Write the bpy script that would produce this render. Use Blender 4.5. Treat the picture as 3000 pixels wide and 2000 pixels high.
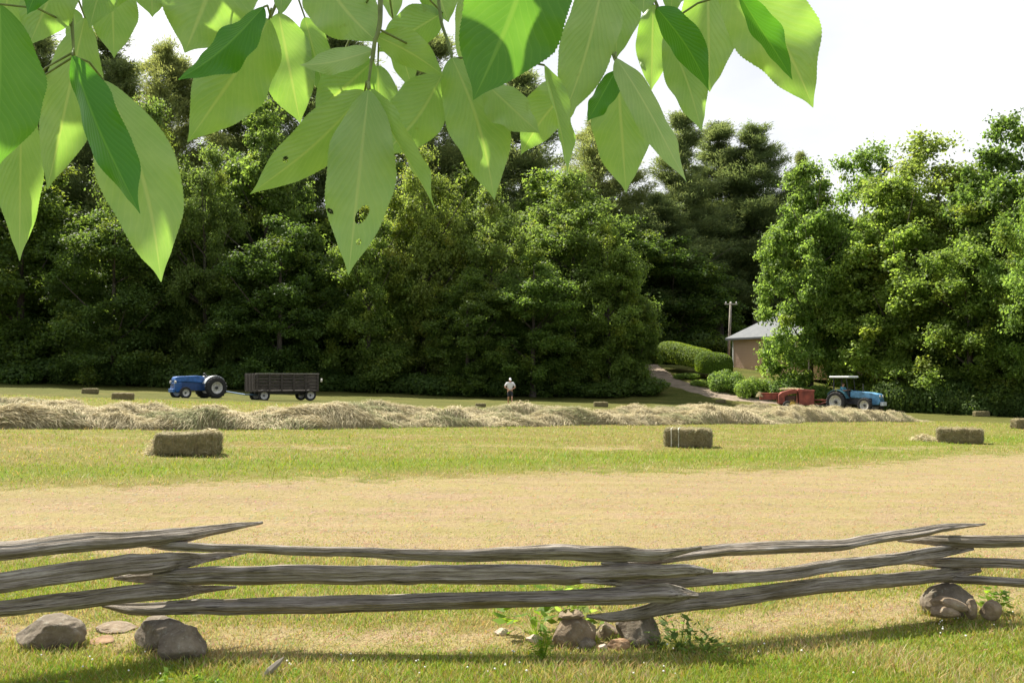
import bpy, bmesh, math, random
import numpy as np
from mathutils import Vector, Matrix, noise as mnoise

for o in list(bpy.data.objects): bpy.data.objects.remove(o)
scene = bpy.context.scene
R = math.radians
F = 2917.0; CAMZ = 1.5; PITCH = math.atan(110.0/F)

# ------------------------------------------------------------------ camera
cam_d = bpy.data.cameras.new('camera'); cam = bpy.data.objects.new('camera', cam_d)
scene.collection.objects.link(cam); scene.camera = cam
cam_d.sensor_width = 36; cam_d.lens = 35.0; cam_d.clip_start = 0.05; cam_d.clip_end = 3000
cam.location = (0, 0, CAMZ); cam.rotation_euler = (R(90)+PITCH, 0, 0)

# ------------------------------------------------------------------ world + sun
SUN_EL = R(53); SX, SY = -0.69, 0.72          # the sun stands ahead of the camera, to its left
sunv = Vector((SX, SY, 0)).normalized()*math.cos(SUN_EL); sunv.z = math.sin(SUN_EL)
sd = bpy.data.lights.new('sun', 'SUN'); so = bpy.data.objects.new('sun', sd); scene.collection.objects.link(so)
sd.energy = 5.0; sd.angle = R(0.5); sd.color = (1.0, 0.94, 0.83)
so.rotation_euler = sunv.to_track_quat('Z', 'Y').to_euler(); so.location = (0, 0, 60)
w = bpy.data.worlds.new('World'); scene.world = w; w.use_nodes = True
nt = w.node_tree; nt.nodes.clear()
out = nt.nodes.new('ShaderNodeOutputWorld'); bg = nt.nodes.new('ShaderNodeBackground')
sky = nt.nodes.new('ShaderNodeTexSky'); sky.sky_type = 'NISHITA'; sky.sun_disc = False
sky.sun_elevation = SUN_EL; sky.sun_rotation = math.atan2(sunv.x, sunv.y)
sky.dust_density = 3.0
tc = nt.nodes.new('ShaderNodeTexCoord'); mp = nt.nodes.new('ShaderNodeMapping'); mp.inputs['Scale'].default_value = (1, 1, 2.4)
ns = nt.nodes.new('ShaderNodeTexNoise'); ns.inputs['Scale'].default_value = 2.3; ns.inputs['Detail'].default_value = 6
nt.links.new(tc.outputs['Generated'], mp.inputs[0]); nt.links.new(mp.outputs[0], ns.inputs['Vector'])
cr = nt.nodes.new('ShaderNodeValToRGB')       # thin bright cloud, slightly grey in its thick parts
cr.color_ramp.elements[0].position = 0.34; cr.color_ramp.elements[0].color = (1, 1, 1, 1)
cr.color_ramp.elements[1].position = 0.72; cr.color_ramp.elements[1].color = (0.58, 0.60, 0.64, 1)
nt.links.new(ns.outputs['Fac'], cr.inputs[0])
vm = nt.nodes.new('ShaderNodeVectorMath'); vm.operation = 'SCALE'; vm.inputs['Scale'].default_value = 7.2
nt.links.new(cr.outputs[0], vm.inputs[0])
# cloud cover is thinner away from the sun
sep = nt.nodes.new('ShaderNodeSeparateXYZ'); nt.links.new(tc.outputs['Generated'], sep.inputs[0])
mr = nt.nodes.new('ShaderNodeMapRange'); mr.inputs[1].default_value = -0.7; mr.inputs[2].default_value = 0.5
mr.inputs[3].default_value = 0.45; mr.inputs[4].default_value = 0.93
nt.links.new(sep.outputs['Y'], mr.inputs[0])
mx = nt.nodes.new('ShaderNodeMixRGB'); nt.links.new(mr.outputs[0], mx.inputs[0])
nt.links.new(sky.outputs[0], mx.inputs[1]); nt.links.new(vm.outputs[0], mx.inputs[2])
nt.links.new(mx.outputs[0], bg.inputs[0]); bg.inputs[1].default_value = 0.085
nt.links.new(bg.outputs[0], out.inputs[0])
vs = scene.view_settings; vs.view_transform = 'Standard'; vs.look = 'None'; vs.gamma = 1.0; vs.use_curve_mapping = False
vs.exposure = 1.2
scene.cycles.max_bounces = 8; scene.cycles.transparent_max_bounces = 8

# ------------------------------------------------------------------ geometry helpers
def sst(a, b, x):
    t = np.clip((np.asarray(x, float)-a)/(b-a), 0, 1); return t*t*(3-2*t)
BY = [-100, 6, 11, 15, 23, 35, 50, 62, 80, 90, 120, 3000]; BZ = [0, 0, .08, .2, .27, .3, .02, -.2, -.12, .3, .8, 6]
def zt(x, y):
    x = np.asarray(x, float); y = np.asarray(y, float)
    z = np.interp(y, BY, BZ)
    z = z - .028*np.clip(x, -60, 60)*sst(7, 16, y)
    z = z + 2.9*sst(78, 101, y)*sst(3, 15, x)
    z = z + .02*np.sin(x*1.3+y*.4)*sst(10, 20, y)*.6 + .012*np.sin(x*3.1)*np.sin(y*2.3)
    return z
cp, sp = math.cos(PITCH), math.sin(PITCH)
def ray(px, py):
    u = (px-1500)/F; v = (1000-py)/F
    return Vector((u, cp - sp*v, sp + cp*v))
def P(px, py, Y):
    d = ray(px, py); k = Y/d.y
    return Vector((d.x*k, Y, CAMZ+d.z*k))
def G(px, py, far=400, near=3.0):
    d = ray(px, py); y = near
    while y < far:
        k = y/d.y
        if CAMZ+d.z*k <= float(zt(d.x*k, y)): break
        y *= 1.004
    k = y/d.y
    return Vector((d.x*k, y, float(zt(d.x*k, y))))
def proj(x, y, z):
    z = z-CAMZ; f = y*cp+z*sp; v = -y*sp+z*cp
    return 1500+F*x/f, 1000-F*v/f
def fbm(p, o=3):
    return mnoise.fractal(p, 1.0, 2.0, o)

# ------------------------------------------------------------------ material helpers
def mat(name):
    m = bpy.data.materials.new(name); m.use_nodes = True
    n = m.node_tree; b = n.nodes['Principled BSDF']
    return m, n, b
def noise_node(n, scale, detail=4, vec=None, rough=.55, mscale=None):
    t = n.nodes.new('ShaderNodeTexNoise'); t.inputs['Scale'].default_value = scale
    t.inputs['Detail'].default_value = detail; t.inputs['Roughness'].default_value = rough
    src = vec
    if src is None:
        c = n.nodes.new('ShaderNodeTexCoord'); src = c.outputs['Object']
    if mscale:
        q = n.nodes.new('ShaderNodeMapping'); q.inputs['Scale'].default_value = mscale
        n.links.new(src, q.inputs[0]); src = q.outputs[0]
    n.links.new(src, t.inputs['Vector'])
    return t.outputs['Fac']
def ramp(n, fac, stops):
    r = n.nodes.new('ShaderNodeValToRGB'); e = r.color_ramp.elements
    while len(e) < len(stops): e.new(.5)
    for i, (p, c) in enumerate(stops):
        e[i].position = p; e[i].color = (*c, 1) if len(c) == 3 else c
    n.links.new(fac, r.inputs[0]); return r.outputs[0]
def mixc(n, fac, a, b, mode='MIX'):
    m = n.nodes.new('ShaderNodeMixRGB'); m.blend_type = mode
    for i, v in ((0, fac), (1, a), (2, b)):
        if hasattr(v, 'links'): n.links.new(v, m.inputs[i])
        elif i == 0: m.inputs[0].default_value = v
        else: m.inputs[i].default_value = (*v, 1)
    return m.outputs[0]
def math_(n, op, a, b=0.0, c=None):
    m = n.nodes.new('ShaderNodeMath'); m.operation = op
    for i, v in enumerate((a, b) if c is None else (a, b, c)):
        if hasattr(v, 'links'): n.links.new(v, m.inputs[i])
        else: m.inputs[i].default_value = v
    return m.outputs[0]
def bump(n, b, h, strength=.5, dist=.02):
    q = n.nodes.new('ShaderNodeBump'); q.inputs['Strength'].default_value = strength; q.inputs['Distance'].default_value = dist
    n.links.new(h, q.inputs['Height']); n.links.new(q.outputs[0], b.inputs['Normal'])
def attr(n, name):
    a = n.nodes.new('ShaderNodeAttribute'); a.attribute_name = name; return a
def simple(name, col, rough=.6, metal=0, var=.25, scale=8, bstr=.15):
    m, n, b = mat(name)
    f = noise_node(n, scale, 5)
    lo = tuple(c*(1-var) for c in col); hi = tuple(min(1, c*(1+var)) for c in col)
    n.links.new(ramp(n, f, [(.3, lo), (.7, hi)]), b.inputs['Base Color'])
    b.inputs['Roughness'].default_value = rough; b.inputs['Metallic'].default_value = metal
    if bstr: bump(n, b, noise_node(n, scale*6, 3), bstr, .01)
    return m
def leafmat(name, hue, trans, tfac=.4, rough=.6, rnd=True):
    """foliage: per-leaf attribute 'tint' scales the leaf's own colour"""
    m, n, b = mat(name)
    a = attr(n, 'tint')
    base = mixc(n, 1.0, hue, a.outputs['Color'], 'MULTIPLY')
    tr = mixc(n, 1.0, trans, a.outputs['Color'], 'MULTIPLY')
    if rnd:
        oi = n.nodes.new('ShaderNodeObjectInfo')
        k = ramp(n, oi.outputs['Random'], [(0, (.80, .86, .8)), (.5, (1, 1, 1)), (1, (1.18, 1.1, .95))])
        base = mixc(n, 1.0, base, k, 'MULTIPLY'); tr = mixc(n, 1.0, tr, k, 'MULTIPLY')
    n.links.new(base, b.inputs['Base Color']); b.inputs['Roughness'].default_value = rough
    b.inputs['Specular IOR Level'].default_value = .25
    t = n.nodes.new('ShaderNodeBsdfTranslucent'); n.links.new(tr, t.inputs['Color'])
    ms = n.nodes.new('ShaderNodeMixShader'); ms.inputs[0].default_value = tfac
    n.links.new(b.outputs[0], ms.inputs[1]); n.links.new(t.outputs[0], ms.inputs[2])
    n.links.new(ms.outputs[0], n.nodes['Material Output'].inputs[0])
    return m

# ------------------------------------------------------------------ object helpers
COL = scene.collection
def tag(o, label=None, cat=None, group=None, kind=None):
    if label: o['label'] = label
    if cat: o['category'] = cat
    if group: o['group'] = group
    if kind: o['kind'] = kind
    return o
def empty(name, loc=(0, 0, 0), rz=0, label=None, cat=None, group=None):
    o = bpy.data.objects.new(name, None); COL.objects.link(o); o.location = loc; o.rotation_euler = (0, 0, rz)
    o.empty_display_size = .2
    return tag(o, label, cat, group)
def link(name, me, mats=None, parent=None, smooth=True, loc=None):
    o = bpy.data.objects.new(name, me); COL.objects.link(o)
    if mats is not None:
        for m in (mats if isinstance(mats, (list, tuple)) else [mats]): me.materials.append(m)
    if parent: o.parent = parent
    if loc is not None: o.location = loc
    if smooth and len(me.polygons): me.polygons.foreach_set('use_smooth', [True]*len(me.polygons))
    return o
def np_mesh(name, V, quads=None, tris=None, col=None, attrname='tint'):
    me = bpy.data.meshes.new(name); V = np.asarray(V, np.float32)
    loops = []; starts = []; tot = []; s = 0
    for f, k in ((quads, 4), (tris, 3)):
        if f is None or len(f) == 0: continue
        f = np.asarray(f, np.int32); loops.append(f.ravel())
        starts.append(s+np.arange(len(f))*k); tot.append(np.full(len(f), k)); s += f.size
    L = np.concatenate(loops); S = np.concatenate(starts); T = np.concatenate(tot)
    me.vertices.add(len(V)); me.vertices.foreach_set('co', V.ravel())
    me.loops.add(len(L)); me.loops.foreach_set('vertex_index', L.astype(np.int32))
    me.polygons.add(len(S)); me.polygons.foreach_set('loop_start', S.astype(np.int32)); me.polygons.foreach_set('loop_total', T.astype(np.int32))
    me.update(calc_edges=True)
    if col is not None:
        c = np.ones((len(V), 4), np.float32); c[:, :3] = col
        a = me.attributes.new(attrname, 'FLOAT_COLOR', 'POINT'); a.data.foreach_set('color', c.ravel())
    return me
def copy_tree(o, parent=None):
    c = o.copy(); COL.objects.link(c); c.parent = parent
    for ch in list(o.children): copy_tree(ch, c)
    return c

class MB:
    """collects primitives into one mesh"""
    def __init__(s): s.v = []; s.f = []; s.m = []
    def add(s, vs, fs, mi=0):
        n = len(s.v); s.v += [tuple(v) for v in vs]; s.f += [tuple(i+n for i in f) for f in fs]; s.m += [mi]*len(fs)
    def box(s, c, d, rot=None, tx=1, ty=1, mi=0):
        x, y, z = (k/2 for k in d)
        vs = [Vector((sx*x*(tx if sz > 0 else 1), sy*y*(ty if sz > 0 else 1), sz*z)) for sz in (-1, 1) for sx, sy in ((-1, -1), (1, -1), (1, 1), (-1, 1))]
        M = rot if rot else Matrix.Identity(3)
        s.add([M@v+Vector(c) for v in vs], [(3, 2, 1, 0), (4, 5, 6, 7), (0, 1, 5, 4), (1, 2, 6, 5), (2, 3, 7, 6), (3, 0, 4, 7)], mi)
    def cyl(s, a, b, r0, r1=None, n=12, mi=0):
        a = Vector(a); b = Vector(b); r1 = r0 if r1 is None else r1
        d = (b-a).normalized(); u = d.orthogonal().normalized(); w_ = d.cross(u)
        vs = [a+(u*math.cos(t)+w_*math.sin(t))*r0 for t in (2*math.pi*i/n for i in range(n))]
        vs += [b+(u*math.cos(t)+w_*math.sin(t))*r1 for t in (2*math.pi*i/n for i in range(n))]
        s.add(vs, [(i, (i+1) % n, n+(i+1) % n, n+i) for i in range(n)]+[tuple(range(n-1, -1, -1)), tuple(range(n, 2*n))], mi)
    def tube(s, pts, rad, n=8, mi=0):
        pts = [Vector(p) for p in pts]; m = len(pts)
        if not hasattr(rad, '__len__'): rad = [rad]*m
        vs = []; up = None
        for i, p in enumerate(pts):
            d = (pts[min(i+1, m-1)]-pts[max(i-1, 0)]).normalized()
            if up is None: up = d.orthogonal().normalized()
            up = (up-d*up.dot(d)).normalized(); w_ = d.cross(up)
            vs += [p+(up*math.cos(t)+w_*math.sin(t))*rad[i] for t in (2*math.pi*k/n for k in range(n))]
        fs = [(i*n+k, i*n+(k+1) % n, (i+1)*n+(k+1) % n, (i+1)*n+k) for i in range(m-1) for k in range(n)]
        fs += [tuple(range(n-1, -1, -1)), tuple(range((m-1)*n, m*n))]
        s.add(vs, fs, mi)
    def prism(s, prof, y0, y1, mi=0):          # outline in xz, extruded along y
        n = len(prof); vs = [(x, y0, z) for x, z in prof]+[(x, y1, z) for x, z in prof]
        s.add(vs, [tuple(range(n)), tuple(range(2*n-1, n-1, -1))]+[(i, n+i, n+(i+1) % n, (i+1) % n) for i in range(n)], mi)
    def lathe_y(s, c, prof, n=24, mi=0):        # profile (y, r) turned about the y axis
        c = Vector(c); m = len(prof)
        vs = [c+Vector((r*math.cos(2*math.pi*k/n), y, r*math.sin(2*math.pi*k/n))) for y, r in prof for k in range(n)]
        s.add(vs, [(i*n+k, (i+1)*n+k, (i+1)*n+(k+1) % n, i*n+(k+1) % n) for i in range(m-1) for k in range(n)], mi)
    def build(s, name, mats, parent=None, smooth=False, bevel=0, loc=None):
        me = bpy.data.meshes.new(name); me.from_pydata(s.v, [], s.f); me.update()
        bm = bmesh.new(); bm.from_mesh(me); bmesh.ops.recalc_face_normals(bm, faces=bm.faces); bm.to_mesh(me); bm.free()
        me.polygons.foreach_set('material_index', s.m)
        o = link(name, me, mats, parent, smooth, loc)
        if bevel:
            b = o.modifiers.new('bevel', 'BEVEL'); b.width = bevel; b.segments = 2; b.limit_method = 'ANGLE'
        return o

# ================================================================== GROUND
def zones(x, y):
    """returns dry (tan stubble), lush (bright green) amounts for ground points"""
    z = zt(x, y); px, py = proj(x, y, z)
    wob = 14*np.sin(px*.006)+8*np.sin(px*.017+1)+5*np.sin(px*.041)
    top = np.interp(px, [0, 1050, 1500, 2000, 2400, 2700, 3000], [1418, 1392, 1378, 1376, 1355, 1335, 1318])+wob*.3
    bot = np.interp(px, [0, 700, 1500, 2300, 3000], [1620, 1625, 1640, 1690, 1660])+wob
    dry = sst(top-16, top+40, py)*(1-sst(bot-50, bot+40, py))
    bank = np.exp(-((py-np.interp(px, [0, 1000, 1600, 2000, 3000], [1850, 1880, 1860, 1845, 1750]))/52)**2)
    dry = np.maximum(dry, (.80+.2*np.sin(px*.013)*np.sin(px*.031+py*.05))*bank*(y < 8))
    lush = np.exp(-((py-(top-32))/20)**2)+.75*sst(1905, 1960, py)
    st = np.sin(px*.011+1)*np.sin(px*.0043)
    dry = np.maximum(dry, .62*np.exp(-((py-1308-6*st)/9)**2)*(.55+.45*st))
    dry = np.maximum(dry, .45*np.exp(-((py-1275+5*st)/7)**2)*(.5-.5*st))
    return dry, np.clip(lush, 0, 1), px, py
ys = np.concatenate([np.linspace(-30, 3.5, 12), np.geomspace(4.0, 115, 520), np.geomspace(118, 2500, 40)])
us = np.linspace(-1, 1, 341); us = np.sign(us)*np.abs(us)**1.35
Yg, Ug = np.meshgrid(ys, us, indexing='ij')
Xg = Ug*(8+np.abs(Yg)*1.05)
Zg = zt(Xg, Yg)
dry, lush, _, _ = zones(Xg, np.maximum(Yg, 3.5))
far = sst(45, 62, Yg)
V = np.stack([Xg, Yg, Zg], -1).reshape(-1, 3)
nr, nc = Xg.shape; idx = np.arange(nr*nc).reshape(nr, nc)
Q = np.stack([idx[:-1, :-1], idx[:-1, 1:], idx[1:, 1:], idx[1:, :-1]], -1).reshape(-1, 4)
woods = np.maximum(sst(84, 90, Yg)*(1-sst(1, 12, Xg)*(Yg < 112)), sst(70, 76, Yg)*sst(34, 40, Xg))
gm = np_mesh('ground', V, Q, None, np.stack([dry, lush, woods], -1).reshape(-1, 3), 'zone')
m, n, b = mat('field_grass')
za = attr(n, 'zone'); sepc = n.nodes.new('ShaderNodeSeparateColor'); n.links.new(za.outputs['Color'], sepc.inputs[0])
geo = n.nodes.new('ShaderNodeNewGeometry').outputs['Position']
sgeo = n.nodes.new('ShaderNodeSeparateXYZ'); n.links.new(geo, sgeo.inputs[0]); f1 = noise_node(n, .35, 5, geo, mscale=(.5, 2.2, 1)); f2 = noise_node(n, 3.2, 5, geo, .65); f3 = noise_node(n, 26, 4, geo, .7); f4 = noise_node(n, 90, 2, geo)
grass = ramp(n, f2, [(.28, (.095, .110, .018)), (.45, (.160, .165, .034)), (.6, (.205, .185, .055)), (.78, (.245, .200, .090))])
grass = mixc(n, ramp(n, f1, [(.42, (0, 0, 0)), (.62, (1, 1, 1))]), grass, (.185, .150, .045))
lushc = ramp(n, f2, [(.3, (.100, .135, .010)), (.62, (.145, .180, .018)), (.8, (.190, .185, .035))])
lf = math_(n, 'MULTIPLY', sepc.outputs[1], ramp(n, f1, [(.35, (.3, .3, .3)), (.55, (1, 1, 1))]))
grass = mixc(n, lf, grass, lushc)
dryc = ramp(n, f3, [(.30, (.135, .100, .058)), (.40, (.270, .195, .118)), (.60, (.335, .250, .142)), (.80, (.400, .315, .190))])
dryc = mixc(n, ramp(n, f2, [(.50, (0, 0, 0)), (.68, (.75, .75, .75))]), dryc, (.235, .215, .065))
dryc = mixc(n, ramp(n, noise_node(n, 1.1, 6, geo, .7, (.6, 1.5, 1)), [(.40, (0, 0, 0)), (.60, (.75, .75, .75))]), dryc, (.285, .240, .100))
dryc = mixc(n, ramp(n, noise_node(n, 9, 4, geo, .75), [(.66, (0, 0, 0)), (.74, (.7, .7, .7))]), dryc, (.085, .055, .030))
dryc = mixc(n, 1.0, dryc, ramp(n, noise_node(n, 1.0, 5, geo, .65, (.12, 3.2, 1)), [(.35, (.92, .92, .91)), (.65, (1.06, 1.06, 1.06))]), 'MULTIPLY')
dm = ramp(n, math_(n, 'ADD', sepc.outputs[0], math_(n, 'MULTIPLY', math_(n, 'SUBTRACT', f2, .5), 2.0)), [(.32, (0, 0, 0)), (.68, (1, 1, 1))])
c = mixc(n, dm, grass, dryc)
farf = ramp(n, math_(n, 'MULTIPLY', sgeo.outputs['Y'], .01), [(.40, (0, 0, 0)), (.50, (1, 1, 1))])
c = mixc(n, math_(n, 'MULTIPLY', farf, ramp(n, f1, [(.40, (1, 1, 1)), (.62, (.55, .55, .55))])), c, ramp(n, f2, [(.3, (.055, .068, .012)), (.7, (.095, .100, .022))]))  # far field toned darker olive, tree shade partly put into the grass colour
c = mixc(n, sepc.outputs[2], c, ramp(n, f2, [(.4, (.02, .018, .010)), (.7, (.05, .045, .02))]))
c = mixc(n, 1.0, c, ramp(n, f4, [(.3, (.72, .72, .72)), (.7, (1.18, 1.18, 1.18))]), 'MULTIPLY')
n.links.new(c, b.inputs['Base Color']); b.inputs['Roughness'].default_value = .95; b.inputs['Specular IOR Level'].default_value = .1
hh = math_(n, 'ADD', math_(n, 'MULTIPLY', f3, .6), math_(n, 'MULTIPLY', f4, .4)); bump(n, b, hh, .9, .05)
M_ground = m
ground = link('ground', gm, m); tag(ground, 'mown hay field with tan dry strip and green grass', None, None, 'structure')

# drive climbing the bank to the house
pts = [G(x_, y_, near=20) for x_, y_ in ((2640, 1206), (2480, 1192), (2320, 1182), (2230, 1175), (2130, 1162), (2050, 1144), (1985, 1124), (1935, 1106))]
pts = [Vector((p.x, p.y, 0)) for p in pts]
pts.append(Vector((13.3, 103, 0))); pts.append(Vector((12, 112, 0)))
print('drive', [tuple(round(k, 1) for k in p) for p in pts])
def catmull(pts, k=8):
    outp = []
    q = [pts[0]*2-pts[1]]+list(pts)+[pts[-1]*2-pts[-2]]
    for i in range(1, len(q)-2):
        for j in range(k):
            t = j/k; p0, p1, p2, p3 = q[i-1:i+3]
            outp.append(.5*((2*p1)+(p2-p0)*t+(2*p0-5*p1+4*p2-p3)*t*t+(3*p1-p0-3*p2+p3)*t**3))
    outp.append(q[-2]); return outp
cl = catmull(pts, 10); V = []; Q = []; nw = 7
for i, p in enumerate(cl):
    d = (cl[min(i+1, len(cl)-1)]-cl[max(i-1, 0)]).normalized(); s = Vector((-d.y, d.x, 0))
    hw = 1.25+.15*math.sin(i*.9)
    for k in range(nw):
        q = p+s*hw*(2*k/(nw-1)-1); V.append((q.x, q.y, float(zt(q.x, q.y))+.035-(.05 if k in (0, nw-1) else 0)))
for i in range(len(cl)-1):
    for k in range(nw-1): Q.append((i*nw+k, i*nw+k+1, (i+1)*nw+k+1, (i+1)*nw+k))
m, n, b = mat('dirt_drive')
geo = n.nodes.new('ShaderNodeNewGeometry').outputs['Position']
n.links.new(ramp(n, noise_node(n, 1.6, 6, geo, .7), [(.3, (.14, .11, .07)), (.6, (.27, .205, .15)), (.8, (.34, .27, .21))]), b.inputs['Base Color'])
b.inputs['Roughness'].default_value = .95; bump(n, b, noise_node(n, 14, 4, geo), .6, .05)
tag(link('road', np_mesh('road', V, Q), m), 'narrow dirt drive climbing the bank to the house', None, None, 'structure')

# ================================================================== GRASS BLADES
rng = np.random.default_rng(7)
def blades(name, x, y, h, wd, col, lean=.5, seg2=True):
    N = len(x); z = zt(x, y)-.004
    a = rng.uniform(0, 2*np.pi, N); ca, sa = np.cos(a), np.sin(a)
    la = rng.uniform(0, 2*np.pi, N); ll = h*lean*rng.uniform(.2, 1.4, N)
    V = np.zeros((N, 5, 3))
    V[:, 0] = np.stack([x-ca*wd/2, y-sa*wd/2, z], -1); V[:, 1] = np.stack([x+ca*wd/2, y+sa*wd/2, z], -1)
    mx_ = x+np.cos(la)*ll*.35; my = y+np.sin(la)*ll*.35; mz = z+h*.6
    V[:, 2] = np.stack([mx_+ca*wd*.4, my+sa*wd*.4, mz], -1); V[:, 3] = np.stack([mx_-ca*wd*.4, my-sa*wd*.4, mz], -1)
    V[:, 4] = np.stack([x+np.cos(la)*ll, y+np.sin(la)*ll, z+h], -1)
    i = np.arange(N)[:, None]*5
    return np_mesh(name, V.reshape(-1, 3), i+np.array([[0, 1, 2, 3]]), i+np.array([[3, 2, 4]]), np.repeat(col, 5, 0))
def grass_cols(N, dryp):
    g = np.stack([rng.uniform(.16, .32, N), rng.uniform(.21, .35, N), rng.uniform(.02, .055, N)], -1)
    d = np.stack([rng.uniform(.33, .54, N), rng.uniform(.27, .42, N), rng.uniform(.12, .21, N)], -1)
    k = (rng.uniform(0, 1, N) < dryp)[:, None]
    return np.where(k, d, g)
M_grass = leafmat('grass_blade', (1, 1, 1), (1.2, 1.35, .9), .35, .6, False)
def lfn(x, y, s):        # cheap smooth noise
    return (np.sin(x*s*1.7+1.3*np.sin(y*s*1.1))+np.sin(y*s*2.3+1.7*np.sin(x*s*.9+2)))*.25+.5
N = 210000
y = 4.55*(9.5/4.55)**rng.uniform(0, 1, N)**1.1; x = rng.uniform(-1, 1, N)*(.56*y+.25)
dz, lz, px_, py_ = zones(x, y)
keep = rng.uniform(0, 1, N) < (1.0-.72*dz)
x, y, dz, lz = x[keep], y[keep], dz[keep], lz[keep]; N = len(x)
patch = lfn(x, y, 2.2)
h = (.018+.032*rng.uniform(0, 1, N)*(.4+patch))*(1-.55*dz)*(1+.35*lz); wd = rng.uniform(.003, .0065, N)*(y/5)**.5
col = grass_cols(N, np.clip(.36+.62*dz-.12*lz+.75*(patch-.5), .08, .97))
tag(link('grass', blades('grass', x, y, h, wd, col, .8), M_grass), 'short green and straw coloured grass around the rail fence', None, None, 'stuff')
N = 150000
y = 9.0*(46/9.0)**rng.uniform(0, 1, N); x = rng.uniform(-1, 1, N)*(.54*y+.4)
dz, lz, px_, py_ = zones(x, y)
keep = rng.uniform(0, 1, N) < (1.0-.85*dz)
x, y, dz, lz = x[keep], y[keep], dz[keep], lz[keep]; N = len(x)
patch = lfn(x*.35, y*2.2, 1.0)
h = (.02+.05*rng.uniform(0, 1, N)**2)*(1-.6*dz)*(1+.4*lz); wd = rng.uniform(.006, .012, N)*(y/14)**.7
col = grass_cols(N, np.clip(.30+.6*dz-.4*lz+1.1*(patch-.5), .02, .95))
tag(link('field_stubble', blades('field_stubble', x, y, h, wd, col, 1.2), M_grass), 'mown yellow green stubble across the hay field', None, None, 'stuff')
# straw lying flat on the tan strip and the banks
N = 26000
y = 5*(24/5)**rng.uniform(0, 1, N); x = rng.uniform(-1, 1, N)*(.54*y+.3)
dz, lz, px_, py_ = zones(x, y); keep = rng.uniform(0, 1, N) < dz*.9+.12; x, y = x[keep], y[keep]; N = len(x)
a = rng.uniform(0, np.pi, N); L = rng.uniform(.02, .07, N); wd = rng.uniform(.0015, .004, N)*(y/6)
z = zt(x, y)+.006; dx, dy = np.cos(a)*L/2, np.sin(a)*L/2; ex, ey = -np.sin(a)*wd, np.cos(a)*wd
V = np.stack([np.stack([x-dx, y-dy, z-.002], -1), np.stack([x+dx, y+dy, z+.008], -1), np.stack([x+dx+ex, y+dy+ey, z+.010], -1), np.stack([x-dx+ex, y-dy+ey, z], -1)], 1).reshape(-1, 3)
col = np.repeat(np.stack([rng.uniform(.20, .46, N), rng.uniform(.15, .34, N), rng.uniform(.07, .19, N)], -1), 4, 0)
tag(link('loose_straw', np_mesh('loose_straw', V, np.arange(N*4).reshape(-1, 4), None, col), M_grass), 'dry clippings scattered over the ground', None, None, 'stuff')

# ================================================================== TREES
def tint(n_, base=1.0, yel=.35, var=.35):
    g = rng.uniform(1-var, 1+var, n_)*base; yy = rng.uniform(0, yel*.6, n_)
    return np.stack([g*(1+yy), g*(1+.25*yy), g*(1-.3*yy)], -1)
def leaf_quads(C, nrm, L, W, along=None):
    N = len(C); nrm = nrm/np.linalg.norm(nrm, axis=1, keepdims=True)
    r = rng.normal(size=(N, 3)) if along is None else along
    u = r-nrm*(r*nrm).sum(1, keepdims=True); u /= np.linalg.norm(u, axis=1, keepdims=True)+1e-9
    v = np.cross(nrm, u); L = L[:, None]; W = W[:, None]
    V = np.stack([C-u*L/2, C+v*W/2-nrm*W*.12, C+u*L/2, C-v*W/2-nrm*W*.12], 1)
    return V.reshape(-1, 3), np.arange(N*4).reshape(-1, 4)
def trunk_mesh(H, r, limbs, seed, lean=.02):
    rr = random.Random(seed); mb = MB()
    pts = []; x_ = y_ = 0
    for i in range(9):
        t = i/8; pts.append((x_, y_, H*t-.3*(i == 0))); x_ += rr.uniform(-1, 1)*lean*H*.3; y_ += rr.uniform(-1, 1)*lean*H*.3
    mb.tube(pts, [r*(1.35 if i == 0 else 1)*(1-.85*i/8) for i in range(9)], 9)
    for _ in range(limbs):
        t = rr.uniform(.25, .85); p = Vector(pts[int(t*8)]); a = rr.uniform(0, 6.28); L = H*rr.uniform(.18, .34)
        e = p+Vector((math.cos(a)*L, math.sin(a)*L, L*rr.uniform(.5, 1.1))); mid = (p+e)/2+Vector((0, 0, -L*.08))
        mb.tube([p, mid, e], [r*.45*(1-t*.6), r*.28*(1-t*.6), r*.06], 6)
    return mb
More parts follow.
